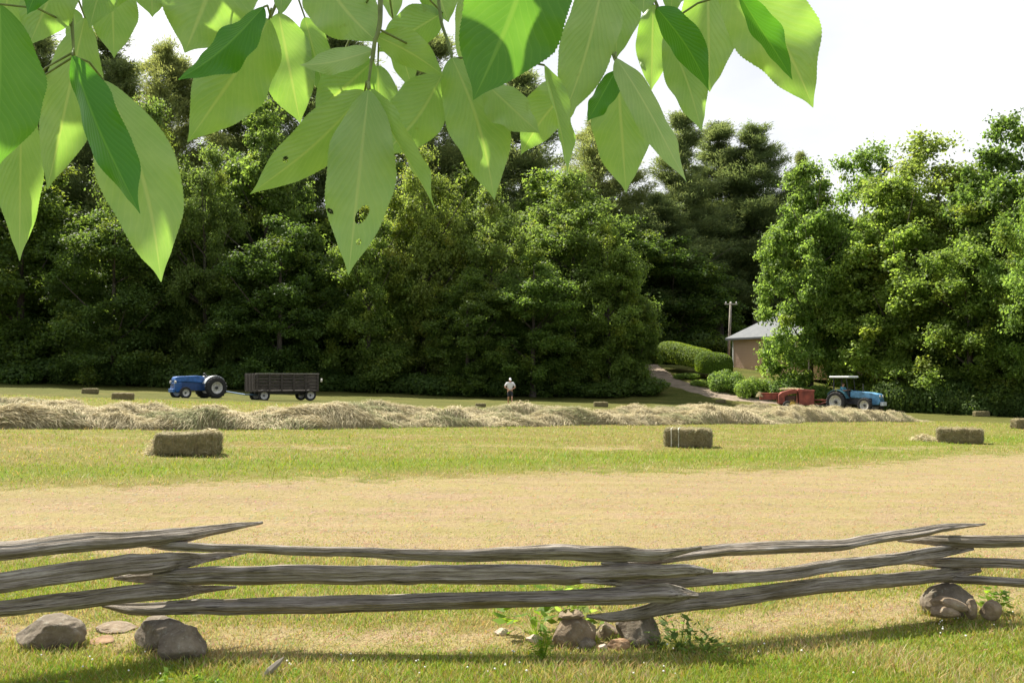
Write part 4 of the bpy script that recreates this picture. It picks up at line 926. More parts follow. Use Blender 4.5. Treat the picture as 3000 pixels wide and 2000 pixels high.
# ================================================================== STONES
def stonemat(name, c1, c2, c3):
    m, n, b = mat(name); f = noise_node(n, 7, 7, rough=.65); g_ = noise_node(n, 38, 4, rough=.7)
    c = ramp(n, f, [(.3, tuple(1.45*k for k in c1)), (.5, tuple(1.45*k for k in c2)), (.72, tuple(1.4*k for k in c3))]); c = mixc(n, ramp(n, g_, [(.55, (0, 0, 0)), (.72, (.6, .6, .6))]), c, (.30, .30, .24)); n.links.new(c, b.inputs['Base Color'])
    b.inputs['Roughness'].default_value = .9; bump(n, b, math_(n, 'ADD', f, math_(n, 'MULTIPLY', g_, .4)), .7, .02); return m
M_stG = stonemat('grey_stone', (.048, .036, .024), (.100, .080, .054), (.17, .142, .102))
M_stB = stonemat('brown_stone', (.065, .045, .026), (.13, .095, .058), (.22, .17, .11)); M_stP = stonemat('pale_stone', (.16, .12, .09), (.30, .24, .19), (.42, .36, .30)); M_stO = stonemat('orange_stone', (.08, .045, .022), (.17, .10, .05), (.26, .17, .09))
def stone(x0, y0, x1, y1, Y, m, label, seed, dep=.8, rz=0, tilt=0, name='fieldstone', flat=1.0, h0=-1, grp='fieldstones under the rail fence'):
    """stone that fills the photo box x0..x1, y0..y1 standing at distance Y"""
    if h0 < 0: Y = G((x0+x1)/2, y1).y+dep*(x1-x0)/F*Y*.16
    a = P((x0+x1)/2, y1, Y); w_ = (x1-x0)/F*Y; h_ = (y1-y0)/F*Y
    bm = bmesh.new(); bmesh.ops.create_icosphere(bm, subdivisions=5, radius=1); rr = random.Random(seed)
    pl = [(Vector((rr.uniform(-1, 1), rr.uniform(-1, 1), rr.uniform(-.6, 1))).normalized(), rr.uniform(.62, .9)) for _ in range(7)]
    for v in bm.verts:
        p = v.co.copy()
        for n_, d_ in pl:
            k = p.dot(n_)-d_
            if k > 0: p -= n_*k*.85
        p *= 1+.10*mnoise.noise(p*1.6+Vector((seed, 0, 0)))+.035*mnoise.noise(p*5+Vector((0, seed, 0)))+.022*mnoise.noise(p*11)+.012*mnoise.noise(p*26)
        v.co = p
    mx_ = [max(abs(v.co[i]) for v in bm.verts) for i in range(3)]
    R0 = Matrix.Rotation(tilt, 3, 'Y')
    for v in bm.verts:
        q_ = R0@Vector((v.co.x/mx_[0]*w_/2, v.co.y/mx_[1]*w_*dep/2, v.co.z/mx_[2]*h_*.62*flat)); v.co = q_
    zc = [v.co.z for v in bm.verts]; top = max(zc)
    me = bpy.data.meshes.new(name); bm.to_mesh(me); bm.free(); gz_ = float(zt(a.x, Y))
    ztop = P(0, y0, Y).z
    o = link(name, me, m, loc=(a.x, Y, ztop-top)); return tag(o, label, 'stone', grp)
stone(45, 1797, 245, 1900, 5.45, M_stG, 'smooth grey boulder lying alone left of the fence corner', 1, .8)
stone(393, 1802, 585, 1900, 5.55, M_stG, 'dark boulder carrying the left fence corner', 2, .9)
stone(462, 1832, 606, 1925, 5.42, M_stG, 'speckled round boulder in front of the dark one at the left fence corner', 3, .9, h0=1)
stone(212, 1836, 240, 1862, 5.32, M_stP, 'small pale pebble against the right side of the lone boulder', 4)
stone(282, 1822, 400, 1848, 5.7, M_stB, 'flat pinkish stone between the lone boulder and the left fence corner', 5, .9)
stone(262, 1862, 345, 1885, 5.38, M_stO, 'low orange tinted stone in the dead grass right of the lone boulder', 50, .9)
stone(1608, 1796, 1748, 1892, 5.42, M_stB, 'tilted brown slab at the left of the middle stone pile', 6, .9, tilt=-.35)
stone(1800, 1783, 1934, 1892, 5.40, M_stG, 'rounded grey boulder at the right of the middle stone pile', 7, .9)
stone(1632, 1784, 1712, 1808, 5.68, M_stB, 'orange flat stone directly under the rails at the middle stone pile', 8, .9, h0=1)
stone(1738, 1822, 1815, 1872, 5.48, M_stB, 'brown stone in the shade between the slab and the grey boulder', 9, .9)
stone(1688, 1862, 1746, 1900, 5.28, M_stG, 'small grey stone at the front foot of the brown slab', 10)
stone(1776, 1868, 1848, 1904, 5.26, M_stO, 'small reddish stone in front of the middle pile', 11)
stone(1750, 1884, 1780, 1904, 5.22, M_stP, 'tiny pale stone between the small grey and the small reddish stone', 12)
stone(1540, 1858, 1592, 1882, 5.35, M_stP, 'pale flat stone in the dead grass left of the middle pile', 13)
stone(1448, 1838, 1490, 1862, 5.45, M_stP, 'pale wedge shaped stone lying between the two fence corners', 14)
stone(2700, 1706, 2862, 1800, 6.36, M_stG, 'big grey boulder carrying the right fence corner', 15, .7, h0=1)
stone(2722, 1745, 2835, 1778, 6.12, M_stB, 'flat curved stone leaning on the big right boulder', 16, .7, tilt=.2, h0=1)
stone(2726, 1772, 2812, 1803, 6.08, M_stB, 'low flat stone at the foot of the big right boulder', 17, .7, h0=1)
stone(2826, 1753, 2864, 1806, 6.12, M_stB, 'upright narrow stone at the right side of the big right boulder', 18, .9, h0=1)
stone(2872, 1754, 2934, 1804, 6.12, M_stB, 'round tan stone right of the right fence corner', 19, .9, h0=1)

# longer grass left round the stones
bx__ = []; hx__ = []
for o_ in [o for o in COL.objects if o.name.startswith('fieldstone')]:
    for _ in range(int(700*o_.dimensions.x)+12):
        a_ = rt.uniform(0, 6.28); k_ = rt.uniform(.48, .62); hx__.append(min(.06, .28*o_.dimensions.z)); bx__.append((o_.location.x+math.cos(a_)*o_.dimensions.x*k_, o_.location.y+math.sin(a_)*o_.dimensions.y*k_))
bx__ = np.array(bx__); N = len(bx__)
tag(link('grass_fringe', blades('grass_fringe', bx__[:, 0], bx__[:, 1], np.array(hx__)*rng.uniform(.4, 1.2, N), rng.uniform(.003, .006, N), grass_cols(N, .45), .7), M_grass), 'uncut grass standing round the foot of the stones', None, None, 'stuff')

# ================================================================== SPLIT RAIL FENCE
m, n, b = mat('weathered_rail')
u_a = attr(n, 'rail_uv'); f1 = noise_node(n, 1, 9, u_a.outputs['Vector'], .72, (3.2, 75, 75)); f2 = noise_node(n, 1, 4, u_a.outputs['Vector'], .6, (5, 190, 190)); f3 = noise_node(n, 3.5, 5, u_a.outputs['Vector'], .6)
c = ramp(n, f1, [(.30, (.060, .046, .032)), (.42, (.20, .168, .128)), (.56, (.35, .31, .262)), (.72, (.58, .54, .485))])
c = mixc(n, ramp(n, f3, [(.45, (0, 0, 0)), (.66, (.5, .5, .5))]), c, (.12, .10, .055))
c = mixc(n, ramp(n, f2, [(.34, (.9, .9, .9)), (.44, (0, 0, 0))]), c, (.022, .018, .013))
n.links.new(c, b.inputs['Base Color']); b.inputs['Roughness'].default_value = .85; b.inputs['Specular IOR Level'].default_value = .2
bump(n, b, math_(n, 'ADD', f1, math_(n, 'MULTIPLY', f2, .8)), .9, .012); M_rail = m
fence = empty('split_rail_fence', (0, 5.4, 0), 0, 'low zigzag split rail fence of weathered grey wood on stones', 'fence')
def rail(ctrl, d0, x0, d1, x1, seed, rot=0.0, dtail=None):
    """ctrl: (px, py, thickness px); depth runs linearly from d0 at px x0 to d1 at px x1"""
    rr = random.Random(seed); pts = []
    for (x_, y_, t_) in ctrl:
        Y = d0+(d1-d0)*(x_-x0)/(x1-x0); p = P(x_, y_, Y); pts.append((p, t_/F*Y/2))
    K = 40; P3 = catmull([p for p, _ in pts], K); rads = []
    for i in range(len(pts)-1):
        for j in range(K):
            t = j/K; t = t*t*(3-2*t)*.5+t*.5; rads.append(pts[i][1]*(1-t)+pts[i+1][1]*t)
    rads.append(pts[-1][1]); NS = 40; V = []; UV = []; s = 0
    base = []
    for k in range(NS):          # wedge with two flat split faces and a rounded bark side
        a = 2*math.pi*k/NS; sq = (abs(math.cos(a-rot))**5+abs(math.sin(a-rot))**5)**(-1/5)
        base.append((a, sq*(1+.10*math.cos(a*3+seed)+.06*math.cos(a*5+seed*2))))
    ztop_ = max(math.sin(a)*r for a, r in base); zb_ = -min(math.sin(a)*r for a, r in base); nrm_ = (ztop_+zb_)/2
    for i, p in enumerate(P3):
        if i: s += (p-P3[i-1]).length
        p = p+Vector((0, mnoise.noise(Vector((s*2.1, seed, 3)))*.010, mnoise.noise(Vector((s*2.6, seed, 8)))*.009+mnoise.noise(Vector((s*8, seed, 18)))*.003))
        d = (P3[min(i+1, len(P3)-1)]-P3[max(i-1, 0)]).normalized(); up = Vector((0, 0, 1)); sd_ = d.cross(up).normalized(); up = sd_.cross(d)
        r = rads[i]; tw = .25*math.sin(s*1.1+seed)
        kn = sum(.16*math.exp(-((s-c_)/.07)**2) for c_ in (rr_k*3.0 for rr_k in ((seed*.37) % 1, (seed*.71) % 1)))
        for k, (a, sq) in enumerate(base):
            q_ = sq/nrm_*r*(1+.12*mnoise.noise(Vector((s*2.0, math.cos(a)*.8, math.sin(a)*.8+seed)))+.07*mnoise.noise(Vector((s*1.2, a*3.5, seed)))+.03*mnoise.noise(Vector((s*9, math.cos(a)*4, math.sin(a)*4+seed)))+kn*math.cos(a-seed))
            crack = -.16*r*max(0, min(1, (mnoise.noise(Vector((s*.9, a*5, seed+40)))-.22)*6))+.05*r*mnoise.noise(Vector((s*2.5, a*9, seed+9)))
            V.append(p+(sd_*math.cos(a+tw*.3)*1.05+up*math.sin(a+tw*.3))*(q_+crack)); UV.append((s+seed*3.3, math.cos(a)*r+seed, math.sin(a)*r))
    m_ = len(P3); Q = [(i*NS+k, i*NS+(k+1) % NS, (i+1)*NS+(k+1) % NS, (i+1)*NS+k) for i in range(m_-1) for k in range(NS)]
    me = bpy.data.meshes.new('rail'); off = fence.location
    me.from_pydata([tuple(v-off) for v in V], [], Q+[tuple(range(NS-1, -1, -1)), tuple(range((m_-1)*NS, m_*NS))]); me.update()
    at = me.attributes.new('rail_uv', 'FLOAT_VECTOR', 'POINT'); at.data.foreach_set('vector', np.array(UV, np.float32).ravel())
    o = link('rail', me, M_rail, fence)
    md = o.modifiers.new('split', 'EDGE_SPLIT'); md.split_angle = R(30)
    return o
dA = dict(d0=5.05, x0=0, d1=5.62, x1=500); dM = dict(d0=5.62, x0=500, d1=5.55, x1=1800); dR = dict(d0=5.55, x0=1800, d1=6.35, x1=2780); dF = dict(d0=6.35, x0=2780, d1=6.15, x1=3000)
rail([(-420, 1660, 56), (0, 1617, 57), (250, 1592, 55), (500, 1571, 46), (650, 1548, 27), (769, 1530, 9)], **dA, seed=1, rot=0.95)
rail([(-420, 1775, 60), (0, 1708, 62), (200, 1682, 64), (450, 1649, 60), (540, 1642, 48), (610, 1634, 26), (722, 1618, 6)], **dA, seed=2, rot=0.42)
rail([(-420, 1840, 44), (0, 1786, 46), (200, 1759, 50), (400, 1738, 52), (520, 1730, 44), (600, 1723, 22), (692, 1719, 8)], **dA, seed=3, rot=0.55)
rail([(405, 1590, 14), (500, 1599, 26), (700, 1605, 27), (1000, 1613, 30), (1300, 1624, 34), (1500, 1619, 40), (1650, 1614, 46), (1800, 1618, 46), (1920, 1622, 34), (2055, 1602, 10)], **dM, seed=4, rot=0.85)
rail([(335, 1692, 12), (450, 1687, 42), (600, 1685, 54), (800, 1681, 58), (1000, 1680, 58), (1300, 1679, 57), (1600, 1678, 54), (1800, 1676, 50), (2000, 1668, 36), (2088, 1673, 12)], **dM, seed=5, rot=0.3)
rail([(300, 1772, 14), (400, 1780, 38), (600, 1778, 47), (800, 1774, 49), (1000, 1769, 52), (1300, 1760, 49), (1600, 1752, 48), (1800, 1745, 54), (1950, 1738, 56), (2045, 1742, 16)], **dM, seed=6, rot=0.72)
rail([(1762, 1650, 8), (1900, 1643, 26), (2000, 1624, 36), (2200, 1605, 38), (2380, 1600, 36), (2480, 1594, 34), (2600, 1571, 32), (2700, 1556, 30), (2770, 1545, 24), (2886, 1535, 6)], **dR, seed=7, rot=0.8)
rail([(1700, 1702, 10), (1850, 1706, 30), (2000, 1703, 36), (2200, 1688, 38), (2400, 1665, 38), (2600, 1640, 36), (2750, 1616, 34), (2850, 1606, 14)], **dR, seed=8, rot=0.35)
rail([(1720, 1804, 10), (1790, 1808, 30), (1870, 1796, 40), (2000, 1768, 54), (2200, 1745, 49), (2400, 1715, 46), (2600, 1700, 41), (2760, 1684, 40), (2870, 1668, 18)], **dR, seed=9, rot=0.5)
rail([(2630, 1582, 8), (2760, 1583, 38), (2850, 1583, 38), (3000, 1580, 34), (3500, 1568, 40)], **dF, seed=10, rot=0.8)
rail([(2640, 1645, 12), (2780, 1646, 34), (2900, 1649, 30), (3000, 1651, 30), (3500, 1662, 34)], **dF, seed=11, rot=0.3)
rail([(2690, 1694, 14), (2850, 1698, 26), (3000, 1708, 26), (3500, 1740, 30)], **dF, seed=12, rot=0.7)

# ================================================================== WEEDS, CLOVER, CHIP
M_weed = leafmat('weed_leaf', (.10, .20, .02), (.30, .48, .03), .5, .5, False)
def weed(c, h_, sp_, n_, seed, label, leaf=.05, group=None, name='weed', m=None):
    global rng
    rng = np.random.default_rng(seed); a = rng.uniform(0, 6.28, n_); r = sp_*rng.uniform(0, 1, n_)**.6
    C = np.stack([np.cos(a)*r, np.sin(a)*r*.7, h_*rng.uniform(.15, 1, n_)*(1-.5*(r/sp_)**2)], -1)
    d = np.stack([np.cos(a), np.sin(a), rng.uniform(-.2, .6, n_)], -1); nn = np.stack([rng.normal(size=n_)*.5, rng.normal(size=n_)*.5, np.ones(n_)], -1)
    L = rng.uniform(.6, 1.4, n_)*leaf; V, Q = leaf_quads(C, nn, L*1.3, L*.62, d)
    root_ = np.zeros((n_, 3)); off_ = np.array([.0012, 0, 0]); S_ = np.stack([root_-off_, root_+off_, C+off_*.5, C-off_*.5], 1).reshape(-1, 3)
    V = np.concatenate([V, S_]); Q = np.concatenate([Q, Q+n_*4])
    me = np_mesh(name, V, Q, None, np.repeat(tint(n_*2, 1, .25, .25), 4, 0)); o = link(name, me, m or M_weed, loc=c, smooth=False); return tag(o, label, 'plant', group)
def gnd(px, Y): x_ = P(px, 1000, Y).x; return (x_, Y, float(zt(x_, Y)))
weed(gnd(1570, 5.85), .34, .24, 46, 1, 'bright green broad leaved weed growing behind the rails at the middle corner', .075)
weed(gnd(1680, 5.8), .38, .20, 60, 2, 'dark green weed rising behind the rails above the middle stone pile', .06, m=M_leafB)
weed(gnd(1588, 5.35), .20, .07, 110, 3, 'feathery bright tuft left of the brown slab', .022)
weed(gnd(1990, 5.6), .20, .20, 120, 4, 'shaded leafy weeds right of the middle stone pile', .035, m=M_leafG)
weed(gnd(2905, 6.42), .24, .10, 70, 5, 'small dark leaved weed beside the round tan stone', .045)
weed(gnd(1680, 6.3), .40, .05, 20, 6, 'pale flower stalk peeking over the top rail at centre', .04)
weed(gnd(2060, 5.5), .10, .16, 70, 7, 'low weeds in the shade under the right rails', .03, m=M_leafB)
for i, (px, Y) in enumerate(((80, 4.86), (205, 4.82), (498, 4.93), (590, 4.98), (640, 4.95), (870, 5.0), (130, 4.78))):
    weed(gnd(px, Y), .055+.02*(i % 3), .035, 14, 30+i, 'small clover plant standing in the foreground grass', .026, 'clover plants in the foreground grass', 'clover_plant')
# dead grass clumps under fence
qf = MB(); rf_ = random.Random(9)
bm = bmesh.new(); bmesh.ops.create_icosphere(bm, subdivisions=2, radius=.011)
fm = bpy.data.meshes.new('clover_flower')
for v in bm.verts: v.co *= 1+.2*mnoise.noise(v.co*300)
bm.to_mesh(fm); bm.free(); fm.materials.append(simple('clover_white', (.75, .74, .68), .8, var=.15, scale=200, bstr=0))
for i in range(64):
    px, py = (rf_.uniform(100, 1700), rf_.uniform(1930, 2000)) if i % 3 == 0 else ((rf_.uniform(2750, 2990), rf_.uniform(1810, 1900)) if i % 3 == 1 else (rf_.uniform(1000, 2600), rf_.uniform(1900, 2000)))
    g = G(px, py); o = bpy.data.objects.new('clover_flower', fm); COL.objects.link(o); o.location = (g.x, g.y, g.z+rf_.uniform(.035, .055)); s_ = rf_.uniform(.25, .55); o.scale = (s_, s_, s_*.9)
    tag(o, 'tiny white clover flower in the foreground grass', 'flower', 'white clover flowers in the foreground grass')
g = G(800, 1990); q = MB(); q.tube([g+Vector((-.05, 0, .01)), g+Vector((-.02, .01, .04)), g+Vector((.02, .03, .075)), g+Vector((.045, .04, .10))], [.010, .020, .015, .002], 6)
tag(q.build('wood_chip', M_rail), 'pointed grey splinter of wood lying in the foreground grass', 'wood chip')

# ================================================================== HANGING LEAVES
m, n, b = mat('hanging_leaf')
uv = n.nodes.new('ShaderNodeUVMap'); uv.uv_map = 'UVMap'; sxy = n.nodes.new('ShaderNodeSeparateXYZ'); n.links.new(uv.outputs[0], sxy.inputs[0])
U_, V_ = sxy.outputs['X'], math_(n, 'ABSOLUTE', math_(n, 'SUBTRACT', sxy.outputs['Y'], .5))
mid = ramp(n, V_, [(.012, (1, 1, 1)), (.034, (0, 0, 0))])
ph_ = math_(n, 'FRACT', math_(n, 'SUBTRACT', math_(n, 'MULTIPLY', U_, 15), math_(n, 'ADD', math_(n, 'MULTIPLY', math_(n, 'POWER', V_, .85), 9.0), math_(n, 'MULTIPLY', noise_node(n, 3.0, 2, uv.outputs[0]), 1.6))))
vein = ramp(n, ph_, [(0, (.85, .85, .85)), (.10, (.35, .35, .35)), (.2, (0, 0, 0)), (.9, (0, 0, 0)), (1, (.85, .85, .85))])
swell = ramp(n, ph_, [(0, (0, 0, 0)), (.5, (1, 1, 1)), (1, (0, 0, 0))])
vm_ = math_(n, 'MAXIMUM', mid, math_(n, 'MULTIPLY', vein, .34))
geoN = n.nodes.new('ShaderNodeNewGeometry'); oi = n.nodes.new('ShaderNodeObjectInfo')
nz = noise_node(n, 40, 4); nz2 = noise_node(n, 220, 3)
topc = mixc(n, vm_, ramp(n, nz, [(.3, (.030, .115, .012)), (.7, (.050, .165, .018))]), (.13, .27, .05))
botc = mixc(n, vm_, ramp(n, nz, [(.3, (.265, .380, .170)), (.7, (.345, .455, .225))]), (.44, .54, .27))
c = mixc(n, geoN.outputs['Backfacing'], topc, botc)
c = mixc(n, 1.0, c, ramp(n, oi.outputs['Random'], [(0, (.80, .86, .78)), (1, (1.16, 1.08, 1.02))]), 'MULTIPLY')
c = mixc(n, ramp(n, noise_node(n, 55, 5, rough=.7), [(.66, (0, 0, 0)), (.74, (.55, .55, .55))]), c, (.16, .13, .04))
n.links.new(c, b.inputs['Base Color']); b.inputs['Roughness'].default_value = .42
bump(n, b, math_(n, 'ADD', math_(n, 'ADD', math_(n, 'MULTIPLY', swell, .5), math_(n, 'MULTIPLY', nz2, .15)), math_(n, 'MULTIPLY', mid, .5)), .22, .0025)
tr = n.nodes.new('ShaderNodeBsdfTranslucent')
tcol = mixc(n, vm_, ramp(n, nz, [(.3, (.31, .58, .060)), (.7, (.40, .66, .09))]), (.48, .66, .10))
n.links.new(tcol, tr.inputs['Color']); msn = n.nodes.new('ShaderNodeMixShader'); pass
la_ = n.nodes.new('ShaderNodeAttribute'); la_.attribute_type = 'OBJECT'; la_.attribute_name = 'leaf_age'      # older leaves are thicker and deeper green
n.links.new(mixc(n, la_.outputs['Fac'], tcol, (.13, .42, .02)), tr.inputs['Color'])
n.links.new(mixc(n, la_.outputs['Fac'], c, mixc(n, vm_, (.040, .160, .018), (.15, .33, .05))), b.inputs['Base Color'])
msn.inputs[0].default_value = .42
n.links.new(b.outputs[0], msn.inputs[1]); n.links.new(tr.outputs[0], msn.inputs[2]); n.links.new(msn.outputs[0], n.nodes['Material Output'].inputs[0]); M_leaf = m
M_twig = simple('green_twig', (.16, .20, .06), .6, var=.3, scale=60, bstr=.1); M_twigb = simple('brown_twig', (.10, .07, .04), .8, var=.3, scale=60)
OV = 3000/2352.
def hleaf(parent, bx, by, tx_, ty_, wd, side, depth, roll=0, bend=0.0, fold=.18, arch=.06, holes=(), ddep=0.0, seed=0, curl=0.0):
    """leaf from base to tip (overview px); its blade is a thin arched, folded and waved sheet"""
    Bp = P(bx*OV, by*OV, depth); Tp = P(tx_*OV, ty_*OV, depth+ddep); ax = Tp-Bp; L = ax.length; ax.normalize()
    view = ((Bp+Tp)/2-Vector((0, 0, CAMZ))).normalized(); sd_ = ax.cross(view).normalized()
    Rm = Matrix.Rotation(R(roll), 3, ax); sd_ = Rm@sd_; nrm = sd_.cross(ax)      # points to the camera
    if nrm.dot(view) > 0: nrm = -nrm
    hw = .95*wd*OV/F*depth/2/max(.3, math.cos(R(roll)))
    nu, nv = (240, 101) if holes else (184, 17); V = np.zeros((nu+1, nv, 3)); UV = np.zeros((nu+1, nv, 2)); rr = random.Random(seed*13+7)
    wob = [rr.uniform(0, 6.28) for _ in range(4)]; amp = hw*rr.uniform(.08, .24); asy = rr.uniform(-.12, .12); tpw = rr.uniform(.72, .90)
    for i in range(nu+1):
        t = i/nu
        prof = (math.sin(math.pi*min(1, t**tpw))**.80) if t < 1 else 0
        prof *= 1-.26*sst(.68, 1.0, t)*(1-.0) ; prof = max(prof, 0)
        prof = prof*(1-.35*sst(.86, .99, t))
        c_ = Bp+ax*L*t+sd_*(bend*L*math.sin(math.pi*t))-nrm*(arch*L*(math.sin(math.pi*t*.5)**2-t))*1.0
        for k in range(nv):
            v = -1+2*k/(nv-1); e = 1+(.032*(((t*46) % 1)-.5) if abs(v) == 1 else 0)
            h_ = hw*prof*v*e*(1+asy*(1 if v > 0 else -1))*(1+.04*math.sin(t*17+wob[2]+(3 if v > 0 else 0))); lift = -fold*abs(h_)+amp*abs(v)**2*(math.sin(t*11+wob[0]+(2 if v > 0 else 0))*.7+.4*math.sin(t*23+wob[1]))*min(1, prof*1.5)
            lift += -curl*hw*max(0, v)**3*2
            p_ = c_+sd_*h_+nrm*lift; V[i, k] = p_; UV[i, k] = (t, .5+v*.5*max(.0, 1))
    idx = np.arange((nu+1)*nv).reshape(nu+1, nv); Q = np.stack([idx[:-1, :-1], idx[:-1, 1:], idx[1:, 1:], idx[1:, :-1]], -1).reshape(-1, 4)
    if holes:
        cu = V.reshape(-1, 3)[Q].mean(1)-np.array(Bp); ca_ = cu@np.array(ax); cs_ = cu@np.array(sd_); keep = np.ones(len(Q), bool)
        kpx = depth*OV/F; a2 = Vector((tx_-bx, ty_-by)).normalized(); s2 = Vector((-a2.y, a2.x))*(1 if sd_.x*(-a2.y) > 0 else -1)
        for (hu, hv, ru, rv, an) in holes:
            rel = Vector((hu-bx, hv-by)); du = ca_-rel.dot(a2)*kpx; dv = cs_-rel.dot(s2)*kpx; ru *= kpx; rv *= kpx; a_ = math.cos(an)*du+math.sin(an)*dv; b_ = -math.sin(an)*du+math.cos(an)*dv
            keep &= (a_/ru)**2+(b_/rv)**2 > 1
        Q = Q[keep]
    want = 1 if side == 'T' else -1      # front face = upper side of the leaf
    a0, b0, c0 = V[nu//2, nv//2], V[nu//2, nv//2+1], V[nu//2+1, nv//2]
    nq = Vector(np.cross(b0-a0, V[nu//2+1, nv//2]-a0)); 
    if nq.dot(nrm)*want < 0: Q = Q[:, ::-1]
    me = np_mesh('leaf', V.reshape(-1, 3)-np.array(parent.location), Q)
    ul = me.uv_layers.new(name='UVMap'); li = np.zeros(len(me.loops), np.int32); me.loops.foreach_get('vertex_index', li); ul.data.foreach_set('uv', UV.reshape(-1, 2)[li].astype(np.float32).ravel())
    o = link('leaf', me, M_leaf, parent); o['leaf_age'] = 0.0 if side != 'T' or seed >= 60 else (.55 if seed in (1, 33) else .9)
    return o, Bp
